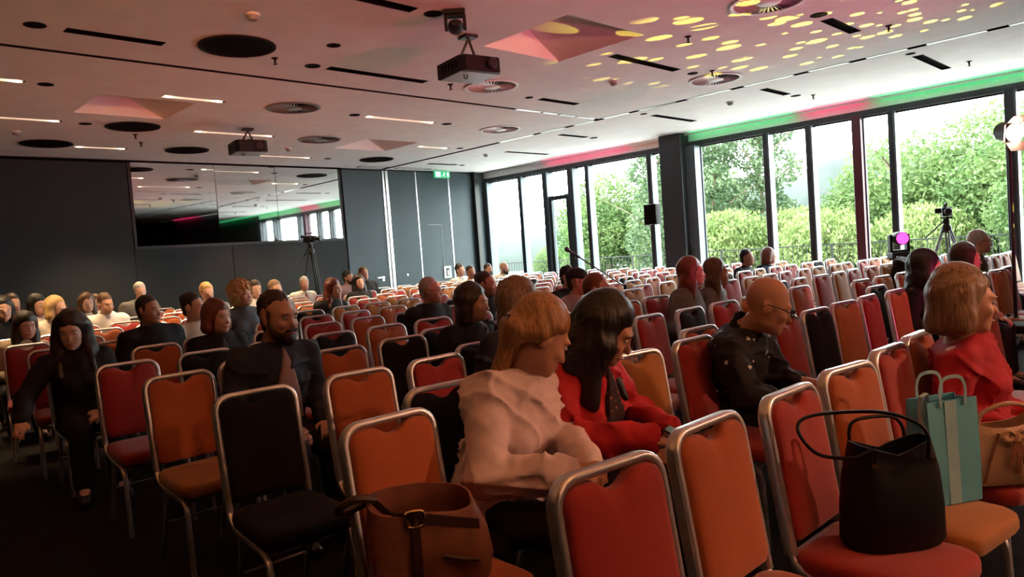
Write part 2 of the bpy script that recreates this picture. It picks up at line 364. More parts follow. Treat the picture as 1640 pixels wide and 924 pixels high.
b.lathe([(.014,-.0345),(.014,-.037)], (.06,0,.128), 10, 'Y')
for p, q, w in [((.055,.112),(.03,.07),.012),((.03,.07),(.06,.045),.008),((.06,.045),(.05,.02),.008),((.03,.07),(.0,.05),.008),((.0,.05),(-.03,.05),.007),((.055,.108),(.09,.09),.007),((.055,.108),(.02,.1),.007)]:
    b.tube([(p[0],-.036,p[1]),(q[0],-.036,q[1])], w, 6)
b.build('running_figure', M_exw, ex)
MB().box(.14,.21,-.034,-.03,.03,.14).build('arrow_panel', M_exw, ex)
MB().tube([(-.15,0,.17),(-.15,0,.2)],.006,6).tube([(.15,0,.17),(.15,0,.2)],.006,6).build('hanger', M_black, ex)
fr_ = struct(MB().box(9.2,9.98,13.2,13.95,ZC-.006,ZC-.002).box(10.25,11.2,13.75,13.95,ZC-.006,ZC-.002).build('trim_3', M_ceil))
b = MB()
for a0,a1,c0,c1 in [(9.2,9.98,13.75,13.95),(10.25,11.2,13.75,13.95)]:
    b.box(a0,a1,c0,c0+.015,ZC-.012,ZC-.006).box(a0,a1,c1-.015,c1,ZC-.012,ZC-.006).box(a0,a0+.02,c0,c1,ZC-.012,ZC-.006).box(a1-.02,a1,c0,c1,ZC-.012,ZC-.006)
b.build('hatch_edge', M_groove, fr_)
struct(MB().box(XL-.3, XL, YS-.3, YM+.3, 0, ZC+.02).build('wall_left', M_wall))
struct(MB().box(XL-.3, XW+.3, YS-.3, YS, 0, ZC+.02).build('wall_front', M_wall))

# window wall -----------------------------------------------------------------
ZH = 3.33; YE = 1.15
wr = struct(MB().box(XW, XW+.3, YS-.3, YE, 0, ZC+.02).build('wall_right', M_wall))
MB().box(XW-.02, XW+.25, YE, YM, ZH+.1, ZC+.02).build('header', M_ceil, wr)
MB().box(XW-.03, XW+.25, YE, YM, ZH, ZH+.1).build('head_rail', M_frame, wr)
MB().box(XW+.0, XW+.25, YE, YM, 0, .09).build('sill', M_frame, wr)
# bays: mullion positions (y, half width, thick?)
MULL = [(14.12,.06,1),(12.87,.045,0),(11.98,.06,1),(11.16,.07,1),(10.68,.04,0),(8.95,.045,0),(6.31,.045,0),(5.49,.045,0),(4.63,.075,2),(4.09,.04,0),(2.41,.06,1),(1.2,.05,0)]
M_red = mat('post_dark_red', (.09,.012,.025), .45, noise=.1)
for k, (y, hw, t) in enumerate(MULL):
    o = struct(bevel(MB().box(XW-.09 if t else XW-.05, XW+.16, y-hw, y+hw, .0, ZH+.02).build('trim_%d' % (k+4), M_red if t == 2 else M_frame), .006, 1))
    if t != 2: MB().box(XW-.05 if not t else XW-.085, XW+.15, y-hw-.035, y-hw-.002, .09, ZH).build('glazing_bead', M_silver, o)
pl = struct(bevel(MB().box(XW-.35, XW+.16, 7.95, 8.46, 0, ZC).build('trim_pillar', M_frame), .01))
MB().box(XW-.2, XW+.1, 7.72, 7.948, 0, ZH).build('pillar_cladding', M_silver, pl)
bays = [(12.91,14.06),(12.04,12.825),(11.23,11.92),(10.72,11.09),(8.995,10.64),(8.46,8.905),(6.355,7.72),(5.535,6.265),(4.71,5.445),(4.13,4.555),(2.47,4.05),(1.25,2.35)]
for k, (a, b) in enumerate(bays):
    w = struct(MB().box(XW+.03,XW+.07,a,b,.09,.13).box(XW+.03,XW+.07,a,b,ZH-.03,ZH).box(XW+.03,XW+.07,a,a+.02,.13,ZH-.03).box(XW+.03,XW+.07,b-.02,b,.13,ZH-.03).build('window_%d' % (k+1), M_frame))
    MB().box(XW+.046,XW+.054,a+.02,b-.02,.13,ZH-.03).build('pane', M_glass, w)
dr = struct(MB().box(XW-.04,XW+.03,11.23,11.34,.02,2.72).box(XW-.04,XW+.03,11.81,11.92,.02,2.72).box(XW-.04,XW+.03,11.34,11.81,2.62,2.72).box(XW-.04,XW+.03,11.34,11.81,.02,.2).build('door_2', M_frame))
MB().box(XW-.005,XW+.003,11.34,11.81,.2,2.62).build('pane', M_glass, dr)
MB().tube([(XW-.09,11.3,.95),(XW-.09,11.3,1.3)],.012,8).box(XW-.09,XW-.04,11.29,11.31,.96,.98).box(XW-.09,XW-.04,11.29,11.31,1.27,1.29).build('pull_handle', M_alu, dr)
# LED edge light above the windows
M_lg = emit('led_green', (.0,1,.28), 5); M_lp = emit('led_pink', (1,.04,.2), 6.5); M_lo = emit('led_orange', (1,.3,.15), 1.5); M_lw = emit('led_white', (.9,1,.95), 1.5)
le = thing('led_edge_light', 'coloured led edge light along the ceiling above the windows', 'led light', (XW-.16, 0, ZC-.028))
for a, b, mm in [(9.4,11.9,M_lp),(8.6,9.3,M_lo),(5.7,7.85,M_lg),(4.45,5.55,M_lp),(1.3,4.3,M_lg),(-2.2,1.2,M_lg),(-4.5,-2.4,M_lw),(-7.5,-4.7,M_lp)]:
    MB().box(-.012,.012,a,b,-.012,.012).build('led_strip', mm, le)
MB().box(-.02,.02,-7.6,12.2,-.02,-.014).box(-.02,-.016,-7.6,12.2,-.014,.013).build('channel', M_white, le)

# ------------------------------------------------------------------ outdoors
M_terr = mat('terrace_slab', (.5,.5,.48), .8, noise=.1, nscale=1.5)
M_grass = mat('meadow', (.025,.04,.014), .9, noise=.3, nscale=.4, col2=(.04,.055,.02))
M_hill = mat('wooded_hill', (.009,.016,.013), .95, nscale=.12, col2=(.018,.027,.022), bump=1, bscale=.3)
struct(MB().box(XW+.3, 19.3, -12, 40, -.35, -.02).build('terrace', M_terr))
gb = MB(); NX, NY = 40, 40
for i in range(NX+1):
    for j in range(NY+1):
        x = 19.3 + 110*i/NX; y = -60 + 190*j/NY
        gb.v.append((x, y, -2.2 - .012*(x-19) + .5*math.sin(x*.11+y*.07)))
for i in range(NX):
    for j in range(NY):
        a = i*(NY+1)+j; gb.f.append((a, a+NY+1, a+NY+2, a+1))
struct(gb.build('ground', M_grass, smooth=True))
def hill(name, label, cx, cy, L, Wd, h, ang, seed):
    rnd = random.Random(seed); b = MB(); n = 48; m_ = 14; ph = [rnd.uniform(0, 6) for _ in range(6)]
    for i in range(n+1):
        for j in range(m_+1):
            u = -1+2*i/n; v = -1+2*j/m_
            z = h*max(0, 1-u*u)**.8*max(0, 1-v*v)**.7*(1+.13*math.sin(u*7+ph[0])+.06*math.sin(u*19+ph[1])) + (.02*h*math.sin(u*60+ph[2]+v*9))
            x = u*L; y = v*Wd; c, s = math.cos(ang), math.sin(ang)
            b.v.append((cx+x*c-y*s, cy+x*s+y*c, -6+z+rnd.uniform(-.5,.5)))
    for i in range(n):
        for j in range(m_):
            a = i*(m_+1)+j; b.f.append((a, a+m_+1, a+m_+2, a+1))
    o = b.build(name, M_hill, smooth=True); o['label'] = label; return struct(o)
hill('wooded_hill', 'low wooded hill seen through the windows next to the partition', 150, 165, 120, 40, 12, -.75, 1)
hill('wooded_hill', 'bluish wooded hill behind the trees beside the dark red post', 200, 85, 75, 40, 26, -1.1, 2)
hill('wooded_hill', 'distant long ridge beyond the tallest trees', 260, 20, 150, 40, 12, -1.4, 3)

# railing of the terrace
rl = thing('terrace_railing', 'thin grey metal railing along the terrace outside the windows', 'railing', (19, 0, -.02))
M_rail = mat('railing_grey', (.012,.014,.013), .6, 0, noise=.1, spec=.2)
MB().box(-.025,.025,-6,34,1.04,1.07).build('top_rail', M_rail, rl); MB().box(-.015,.015,-6,34,.1,.125).build('bottom_rail', M_rail, rl)
pm_ = MB().box(-.02,.02,-.025,.025,0,1.04).mesh('post', M_rail); bm_ = MB().box(-.007,.007,-.007,.007,.12,1.04).mesh('baluster', M_rail)
y = -2.0
k = 0
while y < 30:
    if k % 12 == 0: link('post', pm_, rl, (0, y, 0))
    elif True: link('baluster', bm_, rl, (0, y, 0))
    y += .13; k += 1

# trees: shared crown meshes of real leaves
M_leaf = [None]*3
for i, (c1, c2) in enumerate([((.052,.10,.028),(.115,.17,.055)), ((.088,.135,.036),(.165,.21,.072)), ((.042,.08,.034),(.095,.14,.065))]):
    M = mat('leaves_%d' % i, c1, .55, nscale=.9, col2=c2, spec=.3); n = M.node_tree; b = n.nodes['Principled BSDF']
    out = n.nodes['Material Output']; tl = n.nodes.new('ShaderNodeBsdfTranslucent'); mx = n.nodes.new('ShaderNodeMixShader'); mx.inputs[0].default_value = .4
    ramp = [q for q in n.nodes if q.bl_idname == 'ShaderNodeValToRGB'][0]
    n.links.new(ramp.outputs['Color'], tl.inputs['Color']); n.links.new(b.outputs[0], mx.inputs[1]); n.links.new(tl.outputs[0], mx.inputs[2]); n.links.new(mx.outputs[0], out.inputs['Surface'])
    M_leaf[i] = M
M_bark = mat('bark', (.12,.09,.06), .9, noise=.3, nscale=6, bump=.5, bscale=10)
def crown(blobs, n, size, droop, seed):
    rs = np.random.RandomState(seed); B = np.array(blobs); wv = B[:,3]*B[:,4]; wv = wv/wv.sum()
    idx = rs.choice(len(B), n, p=wv); d = rs.normal(size=(n,3)); d /= np.linalg.norm(d, axis=1)[:,None]
    rr = rs.uniform(.35,1,n)**.5
    clump = .16*np.sin(d[:,0]*9+idx)*np.sin(d[:,1]*8+idx*2)*np.sin(d[:,2]*9)
    c = B[idx,:3] + d*(rr+clump)[:,None]*np.stack([B[idx,3],B[idx,3],B[idx,4]],1)
    a = rs.normal(size=(n,3)); a[:,2] -= droop; a /= np.linalg.norm(a, axis=1)[:,None]
    b = np.cross(a, rs.normal(size=(n,3))); b /= np.linalg.norm(b, axis=1)[:,None]
    s = size*rs.uniform(.6,1.3,n)[:,None]
    V = np.stack([c-a*s, c+b*s*.5, c+a*s, c-b*s*.5], 1).reshape(-1,3)
    return V
def quadmesh(name, V, mm):
    n = len(V); me = bpy.data.meshes.new(name); me.vertices.add(n); me.vertices.foreach_set('co', V.astype(np.float32).ravel())
    me.loops.add(n); me.loops.foreach_set('vertex_index', np.arange(n, dtype=np.int32)); me.polygons.add(n//4)
    me.polygons.foreach_set('loop_start', np.arange(0, n, 4, dtype=np.int32)); me.update(calc_edges=True); me.materials.append(mm); return me
def trunk(h, r, seed):
    rd = random.Random(seed); b = MB(); pts = [(rd.uniform(-.1,.1)*i/3, rd.uniform(-.1,.1)*i/3, h*i/6) for i in range(7)]
    b.tube(pts, [r*(1-.13*i) for i in range(7)], 8)
    for k in range(7):
        z = h*rd.uniform(.35,.9); a = rd.uniform(0, 6.28); l = h*rd.uniform(.2,.35)
        b.tube([(0,0,z),(math.cos(a)*l*.5,math.sin(a)*l*.5,z+l*.35),(math.cos(a)*l,math.sin(a)*l,z+l*.6)], [r*.35,r*.22,r*.06], 6)
    return b
KIND = [
 ('broadleaf_tree', [(0,0,5.2,2.6,2.3),(1.5,.4,4.4,1.9,1.7),(-1.5,-.5,4.2,2.0,1.7),(.3,-1.4,4.0,1.9,1.6),(0,1.5,4.5,1.9,1.8),(0,0,3,2.2,1.6)], 24000, .105, 0, 0, 6.5, .2),
 ('willow_tree', [(0,0,5,2.4,1.6),(1.6,.3,3.4,1.4,2.4),(-1.6,0,3.4,1.4,2.4),(0,-1.7,3.3,1.4,2.4),(.2,1.6,3.5,1.4,2.4),(0,0,2.2,2.0,1.8)], 22000, .13, 1.8, 1, 5.5, .22),
 ('slender_tree', [(0,0,9.2,.8,1.0),(.5,.2,8,1.0,.9),(-.6,.1,7.2,1.1,.9),(.5,-.4,6.3,1.2,.9),(-.3,.5,5.3,1.3,1.0),(.4,.2,4.2,1.3,1.0),(0,0,3,1.2,1.1)], 7500, .11, 0, 2, 9.5, .13),
]
meshes = []
for i, (nm, bl, n, s, dr_, mi_, th, tr_) in enumerate(KIND):
    meshes.append([(quadmesh('foliage', crown(bl, n, s, dr_, 10*i+q), M_leaf[mi_]), trunk(th, tr_, i*7+q).mesh('trunk', M_bark, True)) for q in range(2)])
# (kind, x, y, scale, label)
TREES = [
 (0,36,27.5,1.15,'tall broadleaf tree filling the narrow panes beside the terrace door'),
 (2,31,20.6,.95,'slender tree with sky showing through, beside the black loudspeaker'),
 (0,40,24.0,1.25,'large broadleaf tree behind the pane with the black loudspeaker'),
 (2,33,18.6,1.08,'slender sparse tree right beside the black pillar'),
 (2,35,16.9,1.15,'tall slender sparse tree in the wide pane beside the pillar'),
 (1,31,16.6,.80,'pale willow low in the wide pane beside the pillar'),
 (1,33,14.4,.78,'pale rounded willow behind the couple seated at the window'),
 (1,30,11.9,.74,'yellow green willow next to the dark red post'),
 (0,34,10.2,1.05,'leafy tree just past the dark red window post'),
 (0,37,7.0,1.2,'big full tree behind the camera tripod at the window'),
 (0,33,5.2,1.02,'full green tree beside the last window post'),
 (1,30,8.3,.72,'low yellow green tree below the tripod camera'),
 (0,38,13.2,.85,'small tree showing between two willows'),
 (1,34,22.0,.72,'low willow beyond the railing by the terrace door'),
 (1,38,31,.62,'low bushy willow beyond the railing near the partition end'),
 (0,30,3.4,.9,'tree at the end of the window row'),
 (1,42,20.0,.9,'willow farther back between the slender trees'),
 (0,44,36,.62,'small tree on the meadow near the partition end'),
 (0,48,43,.6,'far small tree on the meadow under the low hill'),
]
for i, (k, x, y, s, lab) in enumerate(TREES):
    t = thing(KIND[k][0], lab, 'tree', (x, y, -2.6), i*1.3, 'trees beyond the terrace'); t.scale = (s, s, s)
    fm, tm = meshes[k][i % 2]
    link('foliage', fm, t); link('trunk', tm, t)

# ------------------------------------------------------------------ chairs
FAB = {'red': mat('fabric_red', (.27,.015,.013), .75, noise=.04, nscale=140, bump=.12, bscale=600, sheen=.25, spec=.3),
       'orange': mat('fabric_orange', (.34,.075,.017), .75, noise=.04, nscale=140, bump=.12, bscale=600, sheen=.25, spec=.3),
       'ochre': mat('fabric_ochre', (.34,.13,.028), .75, noise=.04, nscale=140, bump=.12, bscale=600, sheen=.25, spec=.3),
       'charcoal': mat('fabric_charcoal', (.009,.008,.009), .8, noise=.04, nscale=140, bump=.12, bscale=600, sheen=.03, spec=.12)}
PROF = rrect(.024, .040, .009, 3)
BW, BT = .365, .935      # back width and height
def lean(z): return -.075*(BT-z)/(BT-.44)    # y of the back plane at height z (0 at top)
def back_loop(z0):
    hw = BW/2-.012; r = .062; pts = []
    def P(x, z): return Vector((x, lean(z), z))
    for z in np.linspace(z0, BT-.012-r, 5): pts.append(P(-hw, z))
    for k in range(1, 7):
        a = PI - PI/2*k/6; pts.append(P(-hw+r+r*math.cos(a), BT-.012-r+r*math.sin(a)))
    for x in np.linspace(-hw+r, hw-r, 5)[1:]: pts.append(P(x, BT-.012))
    for k in range(1, 7):
        a = PI/2 - PI/2*k/6; pts.append(P(hw-r+r*math.cos(a), BT-.012-r+r*math.sin(a)))
    for z in np.linspace(BT-.012-r, z0, 5)[1:]: pts.append(P(hw, z))
    return pts
tilt = math.atan(.075/(BT-.44)); bnorm = Vector((0, -math.cos(tilt), math.sin(tilt)))
def front_leg(s):
    x = s*(BW/2-.012); y0 = lean(.47)
    return MB().sweep([(x,y0,.47),(x,y0-.012,.445),(x,y0-.035,.425),(x,y0-.07,.412),(x,-.2,.40),(x,-.36,.388),(x,-.40,.378),(x,-.425,.355),(x,-.435,.32),(x,-.44,.2),(x,-.45,.0)], rrect(.024,.024,.007,2), (1,0,0))
def rear_leg(s):
    x = s*(BW/2-.034)
    return MB().sweep([(x,-.14,.40),(x,-.11,.36),(x,-.085,.25),(x,.01,.0)], rrect(.022,.022,.006,2), (1,0,0))
def cushion_back():
    hw = BW/2-.0235; top = BT-.027; bot = .50; pts = []
    r = .046
    def arc(cx, cz, a0, a1, n): 
        for k in range(n+1):
            a = math.radians(a0+(a1-a0)*k/n); pts.append((cx+r*math.cos(a), cz+r*math.sin(a)))
    arc(hw-r, top-r, 0, 90, 5)
    for x in np.linspace(.075, -.075, 13):
        u = abs(x)/.075; pts.append((x, top-.030*(.5+.5*math.cos(PI*min(1, u**1.25)))))
    arc(-hw+r, top-r, 90, 180, 5)
    r2_ = .02
    pts.append((-hw, .7)); pts.append((-hw, bot+r2_)); pts.append((-hw+r2_, bot)); 
    for x in (-.09, 0, .09): pts.append((x, bot))
    pts.append((hw-r2_, bot)); pts.append((hw, bot+r2_)); pts.append((hw, .7))
    cxz = (0, (top+bot)/2); rings = []
    for s, d in [(.94,-.016),(.985,-.012),(1,0),(1,.012),(.985,.022),(.94,.030),(.8,.036),(.5,.041),(.2,.043)]:
        ring = []
        for x, z in pts:
            # shrink towards the centre with constant border
            k = s; xx = x*k; zz = cxz[1]+(z-cxz[1])*(1-(1-k)*.8)
            ring.append(Vector((xx, lean(zz), zz)) + bnorm*d)
        rings.append(ring)
    return MB().rings(rings)
def cushion_seat():
    base = []
    for x, y in rrect(.375, .43, .07, 5): base.append((x*(1.0 if y < 0 else .96), y))
    rings = []
    for s, z in [(.9,.405),(.97,.408),(1.0,.42),(1.0,.445),(.985,.46),(.94,.468),(.8,.474),(.5,.478),(.15,.48)]:
        rings.append([Vector((x*s, -.275+y*s, z + (.008 if y > 0 else 0)*1)) for x, y in base])
    return MB().rings(rings)
CM = {'backrest': cushion_back().mesh('backrest', FAB['red'], True), 'seat': cushion_seat().mesh('seat', FAB['red'], True),
      'back_frame': MB().sweep(back_loop(.47), PROF, bnorm).mesh('back_frame', M_chrome, True),
      'fl': front_leg(-1).mesh('leg', M_chrome, True), 'fr': front_leg(1).mesh('leg', M_chrome, True),
      'rl': rear_leg(-1).mesh('leg', M_chrome, True), 'rr': rear_leg(1).mesh('leg', M_chrome, True),
      'bar': MB().tube([(-.148,-.06,.2),(.148,-.06,.2)], .008, 6).mesh('stretcher', M_chrome, True), 'rail': MB().tube([(-.17,-.40,.376),(.17,-.40,.376)], .01, 6).mesh('seat_rail', M_chrome, True)}
allb = MB()
allb.sweep(back_loop(.47), rrect(.024,.040,.009,1), bnorm)
for s in (-1, 1):
    for q in (front_leg(s), rear_leg(s)): allb.add(q.v, q.f)
CM['frame'] = allb.mesh('frame', M_chrome, True)
CHAIRS = []; SEAT = {}
def chair(x, y, rz, colr, seatc, label, group=None, detail=True):
    t = thing('banquet_chair', label, 'chair', (x, y, 0), rz, group)
    for k in ('backrest', 'seat'):
        o = link(k, CM[k], t); o.material_slots[0].link = 'OBJECT'; o.material_slots[0].material = FAB[colr if k == 'backrest' else seatc]
    if detail:
        link('back_frame', CM['back_frame'], t)
        for k in ('fl','fr','rl','rr'): link('leg', CM[k], t)
        link('stretcher', CM['bar'], t); link('seat_rail', CM['rail'], t)
    else: link('frame', CM['frame'], t)
    CHAIRS.append(t)
    return t
CNAME = {'red':'red', 'orange':'orange', 'ochre':'ochre', 'charcoal':'charcoal'}
# hand-set colours of the near chairs by (row, column); labels only where a thing beside it singles the chair out
SETC = {(0,0):('red','red','bright red banquet chair in front of the woman in the pink shirt'),
 (0,1):('orange','orange','orange banquet chair in front of the woman in the red jacket'),
 (0,2):('red','red','red banquet chair carrying the black leather tote on its seat'),
 (0,3):('orange','ochre','orange banquet chair carrying the turquoise paper bag'),
 (0,4):('red','red','red banquet chair carrying the beige handbag'),
 (0,5):('orange','orange','orange banquet chair occupied by the woman with the bob haircut'),
 (1,0):('orange','orange','orange banquet chair carrying the brown leather handbag'),
 (1,1):('charcoal','charcoal','charcoal banquet chair occupied by the woman in the pink shirt'),
 (1,2):('charcoal','charcoal','charcoal banquet chair occupied by the woman in the red jacket'),
 (1,3):('ochre','ochre','ochre banquet chair next to the woman in the red jacket'),
 (1,4):('red','red','red banquet chair between an ochre chair and the bald man'),
 (1,5):('orange','ochre','orange banquet chair occupied by the bald man in the dark patterned shirt'),
 (1,7):('charcoal','charcoal','charcoal banquet chair just beyond the bald man'),
 (1,6):('red','red','red banquet chair touching the one of the bald man'),
 (1,8):('ochre','ochre','ochre banquet chair between a charcoal and a red one beyond the bald man'),
 (1,9):('red','red','red banquet chair two seats from the woman with long black hair'),
 (1,10):('ochre','ochre','ochre banquet chair right beside the woman with long black hair'),
 (1,11):('charcoal','charcoal','charcoal banquet chair occupied by the woman with long black hair'),
 (2,0):('charcoal','charcoal','charcoal banquet chair at the aisle end in front of the bearded man'),
 (2,1):('orange','ochre','orange banquet chair beside the aisle-end charcoal one'),
 (2,2):('red','red','red banquet chair two seats from the charcoal one at the aisle end'),
 (2,3):('charcoal','charcoal','charcoal banquet chair occupied by the person with short grey-brown hair'),
 (2,6):('red','red',None),(2,7):('charcoal','charcoal',None),(2,8):('red','red',None),
 (3,0):('orange','ochre','orange banquet chair with ochre seat at the aisle end beside the bearded man'),
 (3,1):('charcoal','charcoal','charcoal banquet chair occupied by the bearded man'),
 (3,2):('orange','orange','orange banquet chair right beside the bearded man'),
 (3,3):('charcoal','charcoal','charcoal banquet chair right beside the woman in black with dark fringe'),
 (3,4):('charcoal','charcoal','charcoal banquet chair occupied by the woman in black with dark fringe'),
 (4,0):('red','red','red banquet chair at the aisle end behind the ochre-seated orange one'),
 (4,1):('charcoal','charcoal','charcoal banquet chair in front of the woman with the patterned scarf'),
 (4,3):('charcoal','charcoal',None),(4,4):('orange','orange',None),(4,5):('red','red',None),
 (5,0):('charcoal','charcoal','charcoal banquet chair occupied by the dark-haired woman at the aisle'),
 (5,1):('orange','orange',None),(5,4):('red','red',None),(5,5):('orange','orange',None),(5,6):('charcoal','charcoal',None),(5,7):('red','red',None),
 (6,2):('red','red',None),(7,0):('red','red','red banquet chair at the aisle in front of the woman in the beige shirt'),
}
rc = random.Random(21)
PAL = ['red','orange','ochre','charcoal','orange','red','ochre']
def row1(i, j): x = 1.29+.032*min(i, 4)+.466*j; return x, 1.04+.945*i-.022*(x-1.3)
def row2(i, j): x = 7.2+.46*j; return x, 2.52+.84*i-.05*(x-7.1)
NCH = 0
def zone_label(c, x, y):
    return None
ORD = ['first','second','third','fourth','fifth','sixth','seventh','eighth','ninth','tenth','eleventh','twelfth','thirteenth','fourteenth']
def lab1(c, i, j): return '%s banquet chair, %s from the aisle end in the %s row behind the tote' % (CNAME[c], ORD[j], ORD[max(0, i-1)]) if i else '%s banquet chair, %s from the aisle end in the row of the tote' % (CNAME[c], ORD[j])
def lab2(c, i, j): return '%s banquet chair by the windows, %s from the microphone aisle in the %s window row' % (CNAME[c], ORD[j], ORD[i+1])
for i in range(13):
    for j in range(12):
        x, y = row1(i, j)
        if i == 0 and j > 7: continue
        if i == 7 and j == 0: y -= .1
        c = rc.choice(PAL); s = c; lab = None
        if (i, j) in SETC: c, s, lab = SETC[(i, j)]
        g_ = None
        if lab is None: lab = lab1(c, i, j)
        g_ = 'banquet chairs of the aisle block'
        chair(x+rc.uniform(-.015,.015), y+rc.uniform(-.03,.03), math.radians(rc.uniform(-10,1)), c, s, lab, g_, math.hypot(x, y) < 7.5); NCH += 1; SEAT[(i, j)] = CHAIRS[-1]
for i in range(-1, 12):
    for j in range(12):
        x, y = row2(i, j)
        if i == -1 and j > 3: continue
        if y/x < .16: continue
        c = rc.choice(PAL); lab = lab2(c, i, j)
        chair(x+rc.uniform(-.02,.02), y+rc.uniform(-.03,.03), math.radians(rc.uniform(-10,1)), c, c, lab, 'banquet chairs of the window block', False); NCH += 1; SEAT[('w', i, j)] = CHAIRS[-1]
print('CHAIRS', NCH)

# ------------------------------------------------------------------ people: smooth distance-field bodies turned into one continuous mesh
class Field:
    def __init__(s, lo, hi, h):
        s.h = h; s.lo = np.array(lo, np.float32); s.n = np.maximum(4, np.ceil((np.array(hi)-np.array(lo))/h).astype(int)+1)
        s.d = np.full(s.n, 9.0, np.float32)
        s.ax = [s.lo[i]+h*np.arange(s.n[i], dtype=np.float32) for i in range(3)]
    def win(s, lo, hi, m):
        sl = []
        for i in range(3):
            a = int(max(0, math.floor((lo[i]-m-s.lo[i])/s.h))); b = int(min(s.n[i], math.ceil((hi[i]+m-s.lo[i])/s.h)+1))
            if b <= a: return None
            sl.append(slice(a, b))
        return tuple(sl)
    def pts(s, w): return (s.ax[0][w[0]][:,None,None], s.ax[1][w[1]][None,:,None], s.ax[2][w[2]][None,None,:])
    def put(s, w, v, k, op):
        a = s.d[w]
        if op == 'u':
            hh = np.maximum(k-np.abs(a-v), 0)/max(k, 1e-6); s.d[w] = np.minimum(a, v)-hh*hh*k*.25
        else:
            v = -v; hh = np.maximum(k-np.abs(a-v), 0)/max(k, 1e-6); s.d[w] = np.maximum(a, v)+hh*hh*k*.25
    def cone(s, a, b, ra, rb, k=.02, op='u', flat=None):
        a = np.array(a, np.float32); b = np.array(b, np.float32); R = max(ra, rb)
        w = s.win(np.minimum(a,b)-R, np.maximum(a,b)+R, k+3*s.h)
        if w is None: return s
        X, Y, Z = s.pts(w); ab = b-a; L = float(ab@ab)+1e-9
        t = np.clip(((X-a[0])*ab[0]+(Y-a[1])*ab[1]+(Z-a[2])*ab[2])/L, 0, 1)
        d = np.sqrt((X-a[0]-t*ab[0])**2+(Y-a[1]-t*ab[1])**2+(Z-a[2]-t*ab[2])**2)-(ra+(rb-ra)*t)
        s.put(w, d, k, op); return s
    def ell(s, c, r, R=None, k=.02, op='u'):
        c = np.array(c, np.float32); r = np.array(r, np.float32)
        if R is None: ext = r
        else: ext = np.sqrt(((np.array(R)*r[None,:])**2).sum(1))
        w = s.win(c-ext, c+ext, k+3*s.h)
        if w is None: return s
        X, Y, Z = s.pts(w); X = X-c[0]; Y = Y-c[1]; Z = Z-c[2]
        if R is not None:
            R = np.array(R, np.float32); X, Y, Z = X*R[0,0]+Y*R[1,0]+Z*R[2,0], X*R[0,1]+Y*R[1,1]+Z*R[2,1], X*R[0,2]+Y*R[1,2]+Z*R[2,2]
        k0 = np.sqrt((X/r[0])**2+(Y/r[1])**2+(Z/r[2])**2); k1 = np.sqrt((X/r[0]**2)**2+(Y/r[1]**2)**2+(Z/r[2]**2)**2)+1e-6
        s.put(w, k0*(k0-1)/k1, k, op); return s
    def cut(s, p, n, k=.01):     # remove the side the normal points to
        n = np.array(n, np.float32); n = n/np.linalg.norm(n); X, Y, Z = s.pts((slice(None),)*3)
        v = (X-p[0])*n[0]+(Y-p[1])*n[1]+(Z-p[2])*n[2]
        a = s.d; hh = np.maximum(k-np.abs(a-v), 0)/k; s.d = (np.maximum(a, v)+hh*hh*k*.25).astype(np.float32); return s
    def wob(s, amp, fr, seed=0, dirs=None):
        rs = np.random.RandomState(seed); X, Y, Z = s.pts((slice(None),)*3); band = np.abs(s.d) < 5*s.h+amp*2
        acc = np.zeros(s.d.shape, np.float32)
        for q in range(4):
            v = rs.normal(size=3)*fr*(1+.5*q); acc += np.sin(X*v[0]+Y*v[1]+Z*v[2]+rs.uniform(0,6)+1.5*np.sin(X*v[1]*.6-Z*v[0]*.5))/(1+.4*q)
        s.d = s.d+np.where(band, acc*amp*.5, 0).astype(np.float32); return s
    def crease(s, amp, seed=0, fr=40):
        rs = np.random.RandomState(seed); X, Y, Z = s.pts((slice(None),)*3); band = np.abs(s.d) < 4*s.h+amp*2
        acc = np.zeros(s.d.shape, np.float32)
        for v in [(.9,.5,.7),(-.8,.3,.8),(.3,.9,-.6),(.2,-.3,1.1)]:
            v = np.array(v)*fr*rs.uniform(.7,1.2); ph = X*v[0]+Y*v[1]+Z*v[2]+1.6*np.sin(X*13+Z*9+rs.uniform(0,6))+1.3*np.sin(Y*15-Z*12+rs.uniform(0,6))
            mask = np.clip(.2+1.1*np.sin(X*rs.uniform(8,14)+Y*rs.uniform(8,14)+Z*rs.uniform(8,14)+rs.uniform(0,6)), 0, 1)
            acc += (1-np.abs(np.sin(ph*.5)))**3*mask
        s.d = s.d-np.where(band, acc*amp, 0).astype(np.float32); return s
    def mesh(s, name, mm):
        d = s.d.copy()
        for a in range(3):
            ix = [slice(None)]*3; ix[a] = 0; d[tuple(ix)] = np.maximum(d[tuple(ix)], .01); ix[a] = -1; d[tuple(ix)] = np.maximum(d[tuple(ix)], .01)
        S = d < 0; nx, ny, nz_ = d.shape
        cnt = np.zeros((nx-1, ny-1, nz_-1), np.int8)
        for i in (0,1):
            for j in (0,1):
                for k in (0,1): cnt += S[i:nx-1+i, j:ny-1+j, k:nz_-1+k]
        act = (cnt > 0) & (cnt < 8); I, J, K = np.nonzero(act); n = len(I)
        me = bpy.data.meshes.new(name)
        if n == 0: me.materials.append(mm); return me
        acc = np.zeros((n,3)); num = np.zeros(n)
        for (c0, c1) in [((0,0,0),(1,0,0)),((0,1,0),(1,1,0)),((0,0,1),(1,0,1)),((0,1,1),(1,1,1)),((0,0,0),(0,1,0)),((1,0,0),(1,1,0)),((0,0,1),(0,1,1)),((1,0,1),(1,1,1)),((0,0,0),(0,0,1)),((1,0,0),(1,0,1)),((0,1,0),(0,1,1)),((1,1,0),(1,1,1))]:
            v0 = d[I+c0[0],J+c0[1],K+c0[2]]; v1 = d[I+c1[0],J+c1[1],K+c1[2]]; m_ = (v0 < 0) != (v1 < 0)
            t = np.where(m_, v0/np.where(m_, v0-v1, 1), 0)
